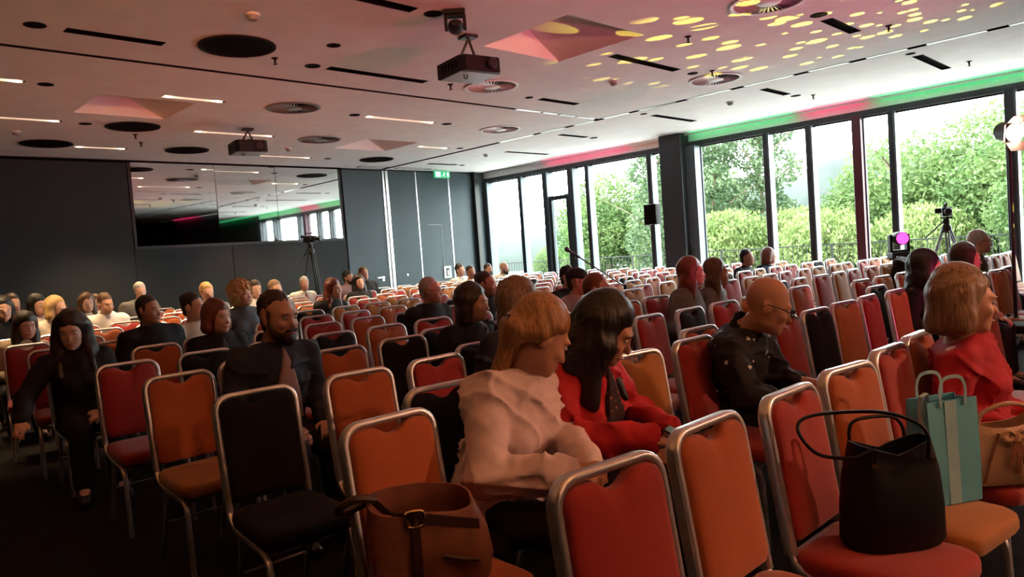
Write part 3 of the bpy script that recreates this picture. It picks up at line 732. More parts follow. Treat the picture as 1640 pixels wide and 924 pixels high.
            for a in range(3): acc[:,a] += np.where(m_, c0[a]+t*(c1[a]-c0[a]), 0)
            num += m_
        V = (np.stack([I,J,K],1)+acc/num[:,None])*s.h+s.lo
        idx = np.full(act.shape, -1, np.int32); idx[I,J,K] = np.arange(n); Q = []
        e = (S[:-1,1:-1,1:-1] != S[1:,1:-1,1:-1]); i, j, k = np.nonzero(e); j += 1; k += 1; f = S[i,j,k]
        q = np.stack([idx[i,j-1,k-1], idx[i,j,k-1], idx[i,j,k], idx[i,j-1,k]],1); q[~f] = q[~f][:,::-1]; Q.append(q)
        e = (S[1:-1,:-1,1:-1] != S[1:-1,1:,1:-1]); i, j, k = np.nonzero(e); i += 1; k += 1; f = S[i,j,k]
        q = np.stack([idx[i-1,j,k-1], idx[i-1,j,k], idx[i,j,k], idx[i,j,k-1]],1); q[~f] = q[~f][:,::-1]; Q.append(q)
        e = (S[1:-1,1:-1,:-1] != S[1:-1,1:-1,1:]); i, j, k = np.nonzero(e); i += 1; j += 1; f = S[i,j,k]
        q = np.stack([idx[i-1,j-1,k], idx[i,j-1,k], idx[i,j,k], idx[i-1,j,k]],1); q[~f] = q[~f][:,::-1]; Q.append(q)
        Q = np.concatenate(Q); Q = Q[(Q >= 0).all(1)]
        for _ in range(2 if name not in ('top','trousers') else 1):                     # light smoothing
            sm = np.zeros_like(V); c = np.zeros(n)
            for a, b in ((0,1),(1,2),(2,3),(3,0)):
                np.add.at(sm, Q[:,a], V[Q[:,b]]); np.add.at(c, Q[:,a], 1); np.add.at(sm, Q[:,b], V[Q[:,a]]); np.add.at(c, Q[:,b], 1)
            V = np.where(c[:,None] > 0, V*.6+.4*sm/np.maximum(c, 1)[:,None], V)
        me.vertices.add(n); me.vertices.foreach_set('co', V.astype(np.float32).ravel()); me.loops.add(Q.size); me.loops.foreach_set('vertex_index', Q.ravel().astype(np.int32))
        me.polygons.add(len(Q)); me.polygons.foreach_set('loop_start', np.arange(0, Q.size, 4, dtype=np.int32)); me.update(calc_edges=True)
        me.polygons.foreach_set('use_smooth', np.ones(len(Q), bool)); me.materials.append(mm); return me

def A3(*v): return np.array(v, float)
def rot(ax, deg): return np.array(Matrix.Rotation(math.radians(deg), 3, ax))
M_skin = {'fair': mat('skin_fair', (.62,.36,.27), .5, noise=.05, nscale=30, spec=.35), 'tan': mat('skin_tan', (.47,.25,.17), .5, noise=.05, nscale=30, spec=.35),
          'brown': mat('skin_olive', (.36,.19,.13), .5, noise=.05, nscale=30, spec=.35)}
def hairmat(name, c1, c2): return mat('hair_'+name, c1, .42, nscale=26, col2=c2, bump=.35, bscale=45, spec=.4, stretch=(4.5,4.5,.2))
HAIR = {'blonde': hairmat('blonde', (.24,.115,.045), (.42,.23,.10)), 'black': hairmat('black', (.006,.005,.005), (.014,.011,.01)), 'dark': hairmat('dark', (.02,.012,.008), (.04,.024,.016)),
        'brown': hairmat('brown', (.06,.03,.017), (.12,.06,.032)), 'ash': hairmat('ash', (.13,.075,.045), (.3,.2,.13)), 'grey': hairmat('grey', (.3,.28,.26), (.5,.48,.45)),
        'auburn': hairmat('auburn', (.10,.024,.014), (.19,.05,.028)), 'gold': hairmat('gold', (.42,.24,.08), (.62,.42,.18))}
M_eye = mat('eye_white', (.6,.57,.54), .3, noise=.03); M_iris = mat('eye_iris', (.03,.02,.015), .2, noise=.2); M_lip = mat('lips', (.36,.12,.1), .45, noise=.08)
def cloth(name, c, **k): return mat('cloth_'+name, c, k.pop('rough', .8), noise=.06, nscale=25, bump=.12, bscale=60, spec=.25, ridge=.55, **k)
SMESH = {}
def small(name, me, parent, M4):
    o = link(name, me, parent); o.matrix_local = M4; return o

def person(label, head, face=0, seat=None, lean=None, s=None, hs=None, skin='fair', hair=('short','dark'), top=None, legs=None, res=.02, hp=0, hy=0, hr=0,
           fem=False, sleeve=1.0, collar=None, inner=None, beard=None, glasses=False, cap=None, wob=(.004,22), group=None, slouch=0, arms=None, extra=None, hold=None, ease=None, tail=0, cuffs=False):
    """head: world position of the head centre; face: extra turn of the body (deg, + towards -x... counterclockwise)"""
    top = top or cloth('black', (.012,.012,.014)); legs = legs or cloth('dark_trousers', (.014,.014,.018))
    if s is None: s = max(.9, min(1.06, head[2]/1.185))
    hs = hs or max(1.0, s)
    HZ = .525*s
    up_len = .50*s
    # solve the lean so that the head reaches its height
    def chain(th, lx=0):
        u = A3(lx,-math.sin(th)*math.sqrt(1-lx*lx),math.cos(th)*math.sqrt(1-lx*lx)); nb = A3(0,0,HZ)+u*up_len; th2 = th+slouch+.12
        hc = nb+A3(lx*.7,-math.sin(th2),math.cos(th2))*.165*hs+A3(0,-.02*s,0); return u, nb, hc
    def solve(z):
        th = -.08
        while th < 1.0 and chain(th)[2][2] > z: th += .01
        return th
    a = math.radians(face); c, sn = math.cos(a), math.sin(a)
    cam0 = A3(0,0,CAM_H); hd0 = A3(*head); best = None
    for kk in (np.linspace(1.08,.90,19) if seat is None else [1.0]):           # slide along the line of sight until the hips meet a chair
        hd = cam0+kk*(hd0-cam0); th = solve(hd[2]); hc = chain(th)[2]
        rx = hd[0]-(hc[0]*c-hc[1]*sn); ry = hd[1]-(hc[0]*sn+hc[1]*c)
        for q in CHAIRS:
            if q.name in USED or (seat is not None and q is not SEAT[seat]): continue
            dx = rx-q.location.x; ey = ry-q.location.y+.25
            if seat is None and (abs(dx) > .3 or abs(ey) > .3): continue
            cost = abs(ey)*1.2+max(0,-ey-.15)*4+abs(kk-1)*2+abs(dx)*1.0+abs(hd[2]-hc[2])*6
            if best is None or cost < best[0]: best = (cost, kk, q, dx, ey)
    lx = 0
    if best:
        kk, q, dx, ey = best[1:]; USED.add(q.name); head = tuple(cam0+kk*(hd0-cam0))
        q.location.y += ey; lat = max(-.11, min(.11, dx)); q.location.x += max(-.06, min(.06, dx-lat))
        lx = (lat*c)/(.62*s) if abs(lat) > .01 else 0; sitlog.append((label, q['label'], kk, dx, ey))
    th = math.radians(lean) if lean is not None else solve(head[2])
    u, nb, hc = chain(th, lx); f = A3(0,-math.cos(th),-math.sin(th))
    dz = head[2]-hc[2]
    hc = hc+A3(0,0,dz*.5) if abs(dz) < .06 else hc
    hip = A3(0,0,HZ)
    ox = head[0]-(hc[0]*c-hc[1]*sn); oy = head[1]-(hc[0]*sn+hc[1]*c)
    root = thing('person', label, 'person', (ox, oy, 0), a, group)
    sw = (.175 if fem else .2)*s; cw = (.148 if fem else .17)*s
    SH = {q: nb-u*.055*s+A3(q*sw,0,0)+f*.0 for q in (-1,1)}
    arms = arms or {}
    D_ = {'el': (.06,.03,-.25), 'wr': (-.09,-.30,-.37)}     # relative to the shoulder (x outward, y, z): hands in the lap
    EL, WR = {}, {}
    for q in (-1,1):
        p = arms.get(q, {}); e = p.get('el', D_['el']); w = p.get('wr', D_['wr'])
        EL[q] = SH[q]+A3(q*e[0],e[1],e[2])*s; WR[q] = SH[q]+A3(q*w[0],w[1],w[2])*s
        if 'wabs' in p: WR[q] = A3(*p['wabs'])
        if 'eabs' in p: EL[q] = A3(*p['eabs'])
        if 'wabs' not in p and WR[q][2] < .62*s: WR[q][2] = .62*s
    KN = {q: A3(q*.1*s,-.43*s,.51*s) for q in (-1,1)}; AN = {q: A3(q*.11*s,-.46*s,.10) for q in (-1,1)}
    Rh = rot('Z', hy) @ rot('X', math.degrees(th)*.6+hp) @ rot('Y', hr)     # head rotation (pitch + looks down)
    def H(x, y, z): return hc+Rh@(A3(x,y,z)*hs)
    def torso(F, e, k=.06):
        Rt = rot('X', math.degrees(th))
        F.ell(hip+A3(0,.01,.02), A3(.165+e,.125+e,.13+e)*1.0*s, Rt, k); F.ell(hip+u*.17*s, A3((.128 if fem else .15)+e,.105+e,.15+e)*s, Rt, k)
        F.ell(hip+u*.33*s+f*.01, A3(cw/s+e,.112+e,.16+e)*s, Rt, k)
        F.cone(SH[-1]-A3(-.03*s,0,0), SH[1]-A3(.03*s,0,0), (.058+e)*s, (.058+e)*s, k); F.cone(nb-u*.09*s, nb+u*.0*s, (.075+e)*s, (.06+e*.6)*s, k)
        if fem:
            for q in (-1,1): F.ell(hip+u*.31*s+f*.085*s+A3(q*.07*s,0,0), A3(.062+e,.055+e,.06+e)*s, Rt, .04)
    def armsF(F, e, frac=1.0):
        for q in (-1,1):
            F.cone(SH[q], EL[q], (.052+e)*s, (.041+e)*s, .03)
            if frac <= .5:
                pass
            else: F.cone(EL[q], EL[q]+(WR[q]-EL[q])*min(1, frac*2-1 if frac < 1 else .97), (.041+e)*s, (.029+e*1.1)*s, .02)
    def legsF(F, e, shin=True):
        for q in (-1,1):
            F.cone(hip+A3(q*.085*s,-.02*s,0), KN[q], (.088+e)*s, (.06+e)*s, .04)
            if shin: F.cone(KN[q], AN[q]+A3(0,0,.03), (.057+e)*s, (.042+e*1.3)*s, .03)
    allp = [hip, hc, *SH.values(), *EL.values(), *WR.values(), *KN.values(), *AN.values()]
    lo = np.min(allp, 0)-.24; hi = np.max(allp, 0)+.24; lo[2] = -.01
    Rt = rot('X', math.degrees(th))
    # ---- body: one continuous mesh
    F = Field(lo, hi, res)
    torso(F, 0); armsF(F, 0); legsF(F, 0)
    for q in (-1,1):
        F.cone(AN[q], AN[q]+A3(q*.02,-.15*s,-.06), .036*s, .028*s, .03); F.cone(AN[q], AN[q]+A3(0,.04,-.06), .036*s, .03*s, .03)
    F.cone(nb-u*.03, H(0,.015,-.06), .056*hs, .05*hs, .03)
    F.ell(H(0,.016,.032), A3(.075,.094,.09)*hs, Rh, .02); F.ell(H(0,-.03,-.03), A3(.061,.063,.086)*hs, Rh, .03)
    F.ell(H(0,-.045,-.078), A3(.045,.044,.036)*hs, Rh, .03); F.ell(H(0,-.082,-.1), A3(.02,.016,.016)*hs, Rh, .02)
    if res < .016:
        F.cone(H(-.034,-.082,.024), H(.034,-.082,.024), .012*hs, .012*hs, .02)
        for q in (-1,1): F.ell(H(q*.031,-.104,.004), A3(.017,.014,.011)*hs, Rh, .012, 'd')
        F.ell(H(0,-.092,-.067), A3(.025,.012,.011)*hs, Rh, .012)
        for q in (-1,1): F.ell(H(q*.04,-.07,-.03), A3(.02,.02,.02)*hs, Rh, .02)
    F.cone(H(0,-.09,.004), H(0,-.111,-.036), .007*hs, .0115*hs, .014)
    for q in (-1,1): F.ell(H(q*.076,.012,-.012), A3(.009,.02,.032)*hs, Rh, .01)
    # hands with five fingers
    for q in (-1,1):
        d = WR[q]-EL[q]; d = d/np.linalg.norm(d); nrm = A3(0,0,1)-d*d[2]; nrm = nrm/(np.linalg.norm(nrm)+1e-6); side = np.cross(d, nrm)*(-q)
        ind = A3(-q,0,0); side = ind-d*(ind@d); side = side/(np.linalg.norm(side)+1e-6)        # thumb side points inward
        dn = np.cross(side, d); dn = dn if dn[2] < 0 else -dn
        Rq = np.stack([side, d, dn], 1); W0 = WR[q]
        F.ell(W0+d*.05*s, A3(.04,.052,.018)*s, Rq, .02)
        fr = .0085*s if res < .012 else .0105*s
        for n_, (o_, l_) in enumerate([(.03,.072),(.0105,.08),(-.0095,.074),(-.0285,.058)]):
            p0 = W0+d*.088*s+side*o_*s; p1 = p0+(d*.9+dn*.45)*l_*.55*s; p2 = p1+(d*.4+dn*.9)*l_*.45*s
            F.cone(p0, p1, fr*1.05, fr, .004); F.cone(p1, p2, fr, fr*.85, .004)
        t0 = W0+d*.03*s+side*.03*s; t1 = t0+(side*.6+d*.75)*.04*s; t2 = t1+(d*.9+dn*.3)*.03*s
        F.cone(t0, t1, fr*1.3, fr*1.15, .008); F.cone(t1, t2, fr*1.1, fr*.9, .004)
    body = link('body', F.mesh('body', M_skin[skin]), root)
    # face details
    if res < .03:
        B4 = lambda p, sc=(1,1,1): Matrix.Translation(Vector(p)) @ Matrix(Rh).to_4x4() @ Matrix.Diagonal((*[v*hs for v in sc], 1))
        if 'eye' not in SMESH:
            SMESH['eye'] = MB().lathe([(0,-.011),(.006,-.009),(.0105,-.004),(.0105,.004),(.006,.009),(0,.011)], n=12, axis='Y', cap=False).mesh('eye', M_eye, True)
            SMESH['iris'] = MB().lathe([(.0052,-.0098),(.003,-.0116),(0,-.0118)], n=10, axis='Y', cap=False).mesh('iris', M_iris, True)
            SMESH['lip'] = MB().tube([(-.024,.006,-.0),(-.012,-.003,.001),(0,-.006,-.001),(.012,-.003,.001),(.024,.006,0)], [.0015,.004,.0045,.004,.0015], 8).mesh('mouth', M_lip, True)
        for q in (-1,1):
            e_ = small('eye', SMESH['eye'], body, B4(H(q*.031,-.083,.004), (1,1,.75))); i_ = link('iris', SMESH['iris'], e_)
            if hair[0] != 'bald':
                hm = HAIR[hair[1]] if hair[1] in HAIR else HAIR['dark']
                br = MB().tube([tuple(H(q*.014,-.0955,.022)), tuple(H(q*.03,-.096,.028)), tuple(H(q*.05,-.082,.022))], [.002*hs,.0028*hs,.0015*hs], 6)
                br.build('eyebrow', hm, body, True)
        small('mouth', SMESH['lip'], body, B4(H(0,-.1,-.067)))
    # ---- trousers
    e = .014 if res < .012 else .02
    F = Field(lo, hi, res); F.ell(hip+A3(0,.01,.02), A3(.168+e,.128+e,.13+e)*s, None, .05); F.ell(hip+u*.1*s, A3(.14+e,.11+e,.1+e)*s, Rt, .05); legsF(F, e)
    if res < .012: F.wob(.006, 24, 5)
    link('trousers', F.mesh('trousers', legs), root)
    for q in (-1,1):
        F = Field(AN[q]-A3(.1,.3,.12), AN[q]+A3(.1,.12,.08), min(res, .014)); F.cone(AN[q]+A3(0,.01,-.03), AN[q]+A3(q*.02,-.15*s,-.062), .05*s, .036*s, .04); F.cone(AN[q]+A3(0,.01,.01), AN[q]+A3(0,.035,-.055), .046*s, .04*s, .03); F.cut((0,0,.004), (0,0,-1), .004)
        link('shoe', F.mesh('shoe', M_shoe), root)
    # ---- top
    e = (ease if ease else .017) if res < .012 else .022
    F = Field(lo, hi, res); torso(F, e, .085); armsF(F, e+.003, sleeve)
    if res < .012:
        for q in (-1,1):                     # cloth bunching at elbow and armpit
            m_ = EL[q]; dd = (WR[q]-EL[q])/np.linalg.norm(WR[q]-EL[q])
            if sleeve > .5:
                for t_ in (.02,.055,.09): F.cone(m_+dd*t_+A3(-.03*q,0,.0), m_+dd*t_+A3(.03*q,0,.012), .047*s, .043*s, .012)
    if res < .012: F.crease(.017, int(head[0]*31) % 50)
    F.wob(wob[0]*(1 if res < .012 else .6), wob[1], int(abs(head[0]*100)) % 97)
    if tail:
        F.ell(hip+A3(-.05,.03,-.06), A3(.17,.15,.13)*s, None, .08); F.ell(hip+A3(0,-.1,.06), A3(.16,.13,.09)*s, None, .06)
    F.cut(hip-A3(0,0,(.045 if not fem else .06)+tail), (0,0,-1), .02); F.cut(nb+u*(.035 if fem else .045)*s, u*.96-f*.28, .012)
    if sleeve < .5:
        pass
    tp = link('top', F.mesh('top', top), root)
    if cuffs:
        for q in (-1,1): MB().tube([tuple(EL[q]+(WR[q]-EL[q])*t_) for t_ in (.78,.8,.95,.97)], [.045*s,.05*s,.047*s,.042*s], 18).build('cuff', top, tp, True)
    if collar:
        F = Field(nb-.16, nb+.16, min(res, .013))
        w_ = nb+u*.035*s; F.cone(w_-u*.02, w_+u*.035*s, .078*s, .066*s, .006); F.cone(w_-u*.05, w_+u*.1*s, .062*s, .055*s, .004, 'd'); F.ell(w_+f*.085*s+u*.03, A3(.03,.05,.06)*s, Rt, .006, 'd')
        link('collar', F.mesh('collar', collar), tp)
    if inner:
        F = Field(lo, hi, res); torso(F, e+.021, .085)
        p = nb+f*.1*s
        F.cut(p+A3(.012,0,0), (1,0,.28), .006); F.cut(p-A3(.012,0,0), (-1,0,.28), .006); F.cut(hip+f*.045*s, -f, .006); F.cut(hip+A3(0,0,.02), (0,0,-1), .01); F.cut(nb+u*.0, u*.85-f*.5, .006)
        link('shirt_front', F.mesh('shirt_front', inner), tp)
    # ---- hair
    st, hcname = hair; hm = HAIR[hcname] if hcname in HAIR else None
    if st != 'bald':
        hl = hc-A3(.26,.26,.5)*s; hh = hc+A3(.26,.26,.22)*s; F = Field(hl, hh, min(res, .015) if res > .012 else res*.85)
        infl = {'short':.017,'buzz':.005,'bob':.032,'long':.022,'updo':.012,'curly':.04,'fringe':.022,'half':.016,'volume':.045}[st]
        if st in ('curly',): F.ell(H(0,.03,.045), A3(.075+infl,.094+infl,.09+infl)*hs, Rh, .02)
        elif st == 'buzz': F.ell(H(0,.024,.042), A3(.0765,.0955,.0915)*hs, Rh, .004)
        else: F.ell(H(0,.032,.052 if st != 'short' else .056), A3(.0815,.101,.096)*s if st in ('short','updo') else A3(.087,.106,.098)*hs, Rh, .01)
        if st == 'half':
            for q in (-1,1):
                F.cone(H(q*.07,-.01,.05), H(q*.02,.112,.0), .022*hs, .03*hs, .03); F.cone(H(q*.066,.03,.0), H(q*.03,.105,-.03), .028*hs, .03*hs, .03)
            for x_ in (-.05,-.015,.02,.05): F.cone(H(x_*.6,.105,-.02), nb+A3(x_*1.5-.02,.105,-.10)*hs-u*.02, .036*hs, .016*hs, .025)
            F.ell(H(0,.118,-.004), A3(.04,.022,.026)*hs, Rh, .012)
            for q in (-1,1): F.ell(H(q*.085,-.055,-.03), A3(.05,.055,.075)*hs, Rh, .012, 'd')
        if st in ('bob','long','fringe','volume'):
            down = {'bob':.13,'long':.20,'fringe':.17,'volume':.25,'half':.1}[st]; wd = {'bob':.028,'volume':.04}.get(st, .01)
            for q in (-1,1):
                F.cone(H(q*.062,.03,.02), H(q*(.07+wd*.6),.02,-down*.62), (.042+wd*.4)*hs, (.036+wd*.5)*hs, .05)
            F.cone(H(0,.06,.0), H(0,.062,-down*.75), (.066+wd*.5)*hs, (.058+wd*.6)*hs, .05)
            if st in ('long','volume','half'):
                for x_ in (-.06,0,.06): F.cone(H(x_,.07,-.08), nb+A3(x_*1.25,.085,-.13)*hs-u*.02, .048*hs, .022*hs, .04)
            if st in ('long','volume'):
                for q in (-1,1): F.cone(H(q*.075,.01,-.1), nb+A3(q*.105,-.075,-.14)*hs+f*.03, .034*hs, .018*hs, .04)
        if st == 'updo': F.ell(H(0,.10,.075), A3(.042,.04,.042)*hs, Rh, .015)
        if st == 'curly':
            for q in (-1,1): F.ell(H(q*.075,.02,-.04), A3(.045,.06,.075)*hs, Rh, .03)
            F.ell(H(0,.07,-.05), A3(.08,.05,.08)*hs, Rh, .03); F.wob(.02, 70, 3)
        for g_ in (extra or []):
            if g_[0] == 'hair': F.cone(np.array(g_[1]) if g_[4] else H(*g_[1]), np.array(g_[2]) if g_[4] else H(*g_[2]), g_[3][0]*hs, g_[3][1]*hs, .035)
        # face opening
        if st in ('short','buzz','updo'):
            for q in (-1,1): F.cone(H(q*.071,-.012,.03), H(q*.073,-.012,-.012), .011*hs, .008*hs, .01)
            F.cone(H(0,.07,.0), H(0,.066,-.055), .045*hs, .038*hs, .03)
            F.ell(H(0,-.125,-.02), A3(.06,.068,.09)*hs, Rh, .014, 'd')
            if st == 'short': F.wob(.006, 75, 1)
        elif st == 'curly': F.ell(H(0,-.125,-.04), A3(.06,.085,.095)*hs, Rh, .015, 'd')
        else:
            F.ell(H(.01 if st != 'fringe' else 0,-.122,-.04), A3(.058,.072,.105 if st != 'fringe' else .082)*hs, Rh, .016, 'd')
            if st in ('bob','fringe','volume','long'): F.wob(.005, 34, int(head[0]*50) % 40)
        if st == 'bob': F.cut(H(0,.0,-.135), Rh@A3(0,-.12,-1), .02)
        if st in ('bob','long','fringe','half','volume','short'):
            X, Y, Z = F.pts((slice(None),)*3); an = np.arctan2(X-hc[0], -(Y-hc[1]-.03)); F.d = F.d+(.0011*np.sin(an*34+np.sin(Z*26)*1.5)+.0012*np.sin(an*17+Z*14)).astype(np.float32)*(1 if F.h < .012 else .5)
        ho = link('hair', F.mesh('hair', hm), root)
        for g_ in (extra or []):
            if g_[0] == 'clip':
                MB().obox(H(*g_[1]), (.028*hs,.008*hs,.012*hs), Matrix(Rh)).build('hair_clip', M_blackp, ho)
    if beard:
        F = Field(hc-.2, hc+.16, min(res, .013)); F.ell(H(0,-.046,-.08), A3(.055,.056,.048)*hs, Rh, .02); F.ell(H(0,-.075,-.108), A3(.035,.03,.03)*hs, Rh, .02)
        for q in (-1,1): F.cone(H(q*.066,-.0,-.015), H(q*.05,-.04,-.08), .012*hs, .02*hs, .02)
        F.cone(H(-.03,-.098,-.052), H(.03,-.098,-.052), .008*hs, .008*hs, .01); F.ell(H(0,-.112,-.068), A3(.02,.014,.006)*hs, Rh, .004, 'd'); F.wob(.003, 120, 2)
        link('beard', F.mesh('beard', HAIR[beard]), root)
    if glasses:
        g_ = MB()
        for q in (-1,1):
            g_.tube([tuple(H(q*.033+.024*math.cos(t_), -.113+.006*abs(math.cos(t_)), .002+.018*math.sin(t_))) for t_ in np.linspace(0, 2*PI, 18)[:-1]], .0024*hs, 6, closed=True)
            g_.tube([tuple(H(q*.058,-.106,.006)), tuple(H(q*.078,-.05,.008)), tuple(H(q*.081,.012,.006)), tuple(H(q*.08,.03,-.012))], .0024*hs, 6)
        g_.tube([tuple(H(-.01,-.115,.006)), tuple(H(0,-.118,.009)), tuple(H(.01,-.115,.006))], .0024*hs, 6)
        link('glasses', g_.mesh('glasses', M_blackp, True), root)
    if cap:
        F = Field(hc-.2, hc+.24, min(res, .013)); F.ell(H(0,.02,.05), A3(.092,.112,.086)*hs, Rh, .01); F.cut(H(0,0,.035), Rh@A3(0,.12,-1), .006); F.ell(H(0,-.125,.042), A3(.07,.085,.008)*hs, Rh, .01)
        link('cap', F.mesh('cap', cap), root)
    root['_'] = 0; del root['_']
    PEOPLE.append((root, hc, nb, SH, WR, EL, hip, u, f, Rh, s, tp, body))
    return root
PEOPLE = []; USED = set(); sitlog = []
M_shoe = mat('shoe_black', (.012,.011,.01), .4, noise=.2)

# ------------------------------------------------------------------ the audience
def specks(name, base, dot, scale, thr, rough=.75):
    M = mat('cloth_'+name, base, rough, bump=.12, bscale=60, spec=.25, ridge=.5); n = M.node_tree; b = n.nodes['Principled BSDF']
    tcn = [q for q in n.nodes if q.bl_idname == 'ShaderNodeMapping'][0]
    v = n.nodes.new('ShaderNodeTexVoronoi'); v.inputs['Scale'].default_value = scale; v.distance = 'MANHATTAN'; lt = n.nodes.new('ShaderNodeMath'); lt.operation = 'LESS_THAN'; lt.inputs[1].default_value = thr
    mx = n.nodes.new('ShaderNodeMix'); mx.data_type = 'RGBA'; mx.inputs[6].default_value = (*base,1); mx.inputs[7].default_value = (*dot,1)
    n.links.new(tcn.outputs['Vector'], v.inputs['Vector']); n.links.new(v.outputs['Distance'], lt.inputs[0]); n.links.new(lt.outputs[0], mx.inputs[0]); n.links.new(mx.outputs[2], b.inputs['Base Color'])
    return M
C_pink = cloth('pale_pink', (.70,.55,.55)); C_white = cloth('white', (.72,.70,.67)); C_red = cloth('crimson', (.36,.018,.035)); C_redj = cloth('red_jacket', (.42,.02,.03))
C_black = cloth('black', (.012,.012,.014)); C_navy = cloth('navy', (.02,.024,.04)); C_beige = cloth('beige', (.42,.32,.22)); C_grey = cloth('grey', (.13,.125,.125)); C_shirt = cloth('mauve_shirt', (.30,.2,.2))
C_cream = cloth('cream', (.66,.6,.5)); C_olive = cloth('olive', (.12,.11,.07)); C_teal = cloth('slate', (.08,.1,.12)); C_redtie = cloth('red_tie', (.4,.03,.03))
C_spk = specks('dark_triangles', (.010,.010,.013), (.6,.6,.6), 13, .22); C_scarf = specks('scarf_pattern', (.05,.045,.05), (.55,.5,.48), 18, .42); C_blouse = specks('brown_blouse', (.03,.014,.014), (.25,.1,.1), 30, .4)
def tp(c): return c
NR = .0095; MR = .0122; FR = .017
person('woman with half-up blonde hair in a pale pink shirt looking down', (1.90,1.78,1.12), 8, seat=(1,1), s=.96, hs=1.04, fem=True, res=.008, cuffs=True, skin='tan', hp=28, hy=56, hair=('half','blonde'), top=C_pink, collar=C_pink, wob=(.0025,24), slouch=.25, ease=.026, tail=.07,
       arms={-1:{'eabs':(-.235,-.17,.70),'wabs':(-.09,-.36,.68)}, 1:{'eabs':(.235,-.16,.72),'wabs':(.07,-.37,.69)}},
       extra=[('clip',(0,.142,-.004))])
person('woman with long dark hair in a red jacket bending over her hands', (2.26,1.76,1.10), 5, seat=(1,2), s=.94, hs=1.04, fem=True, res=NR, hp=28, hy=22, hair=('volume','black'), top=C_redj, inner=C_blouse, skin='tan', slouch=.3, wob=(.008,20),
       arms={-1:{'eabs':(-.24,-.12,.72),'wabs':(-.10,-.40,.70)}, 1:{'eabs':(.25,-.12,.72),'wabs':(.06,-.41,.71)}}, extra=[('hair',(-.07,-.03,-.05),(-.09,-.06,-.26),(.05,.03),False),('hair',(.07,-.03,-.05),(.09,-.06,-.26),(.05,.03),False)])
person('bald man with glasses in a dark shirt with small pale triangles', (3.38,1.63,1.085), 6, seat=(1,5), hs=1.1, res=NR, hp=14, hy=24, hair=('bald','none'), skin='tan', top=C_spk, collar=C_spk, sleeve=.62, glasses=True, slouch=.35, s=.95, ease=.026, wob=(.005,22),
       arms={-1:{'el':(.06,-.12,-.25),'wr':(-.02,-.36,-.26)}, 1:{'el':(.05,-.12,-.25),'wr':(-.05,-.37,-.25)}})
person('woman with a dark blonde bob in a crimson top, bags beside her', (3.44,.80,1.10), 4, seat=(0,5), hs=1.06, fem=True, res=NR, hp=12, hy=24, hair=('bob','ash'), top=C_red, ease=.026, wob=(.004,22), s=.9)
person('bearded man in a dark jacket over a mauve shirt', (1.85,3.67,1.17), 0, seat=(3,1), hs=1.08, res=NR, hy=14, hair=('short','dark'), beard='dark', top=C_navy, inner=C_shirt, collar=C_shirt, skin='tan', s=.98, wob=(.004,16))
person('woman with short auburn-blonde hair and a pale patterned scarf', (2.31,5.56,1.10), 0, seat=(5,2), fem=True, res=MR, hy=18, hair=('bob','auburn'), top=C_black, inner=C_scarf)
person('man with very short hair and dark jacket sitting upright', (2.12,6.5,1.17), 5, seat=(6,2), res=MR, hy=25, hair=('buzz','dark'), top=C_black, skin='tan', collar=C_black)
person('woman with long dark hair seated at the aisle, arm stretched out', (1.32,5.6,1.12), -8, seat=(5,0), fem=True, res=MR, hy=-15, hp=8, hair=('volume','dark'), top=C_black, arms={-1:{'el':(.16,-.05,-.22),'wr':(.2,-.2,-.36)}})
person('woman with shoulder-length dark hair in a beige collared shirt', (1.52,8.0,1.08), 0, fem=True, res=MR, hy=8, hair=('long','dark'), top=C_beige, collar=C_cream)
person('woman with black hair in the corner of the lit back rows', (1.59,9.36,1.22), 0, fem=True, res=FR, hair=('long','black'), top=C_black)
person('person with a ruddy face and dark hair in a white top in the back', (2.02,11.24,1.23), 0, seat=(11,1), res=FR, hair=('short','dark'), top=C_white, skin='tan', hy=15)
person('woman with long black hair turned aside in the lit back rows', (2.10,10.29,1.21), 0, seat=(10,2), fem=True, res=FR, hair=('long','black'), top=C_white, hy=25)
person('woman with smooth golden blonde hair in the lit back rows', (2.09,9.35,1.18), 0, fem=True, res=FR, hair=('bob','gold'), top=C_cream, hy=35)
person('woman with brown hair beside the man in the white shirt', (2.63,10.28,1.18), 0, fem=True, res=FR, hair=('long','brown'), top=C_white)
person('person with light brown hair just behind the man in the white shirt', (2.98,11.22,1.14), 0, res=FR, hair=('short','brown'), top=C_cream, hy=10)
person('man in a bright white open shirt with short brown hair', (2.57,9.30,1.17), 0, res=MR, hair=('short','brown'), top=C_white, collar=C_white, hy=15, skin='tan')
person('grey-haired person far back against the dark wall', (3.86,12.14,1.24), 0, res=FR, hair=('short','grey'), top=C_grey)
person('woman with long dark hair and bare neck beside the scarf wearer', (2.60,6.78,1.145), 10, seat=(6,3), fem=True, res=MR, hair=('updo','dark'), top=C_cream, hy=30)
person('blond person with sunglasses pushed up in the lit back rows', (3.75,9.3,1.19), 0, res=FR, hair=('short','gold'), top=C_cream)
person('person with curly golden blond hair in the back rows', (3.36,7.43,1.19), 0, fem=True, res=MR, hair=('curly','gold'), top=C_teal, hy=20)
person('woman with dark pinned-up hair in a white top beside the curly blond one', (4.4,9.3,1.18), 0, fem=True, res=FR, hair=('updo','dark'), top=C_white, hy=-5)
person('person with short grey-brown hair in the back rows below the mirror', (4.68,9.29,1.15), 0, res=FR, hair=('short','ash'), top=C_grey, hy=10)
person('fair-haired man in a white jacket and red tie near the tripod', (6.5,11.8,1.13), 0, res=FR, hair=('short','grey'), top=C_white, inner=C_redtie, skin='tan', hy=-15)
person('woman with auburn hair in a dark jacket in the middle rows', (5.01,8.34,1.13), 0, fem=True, res=MR, hair=('long','auburn'), top=C_black, hy=20)
person('man with thick dark hair and beard by the grey door', (7.23,11.5,1.18), 0, res=FR, hair=('short','black'), beard='black', top=C_shirt, hy=25, skin='tan')
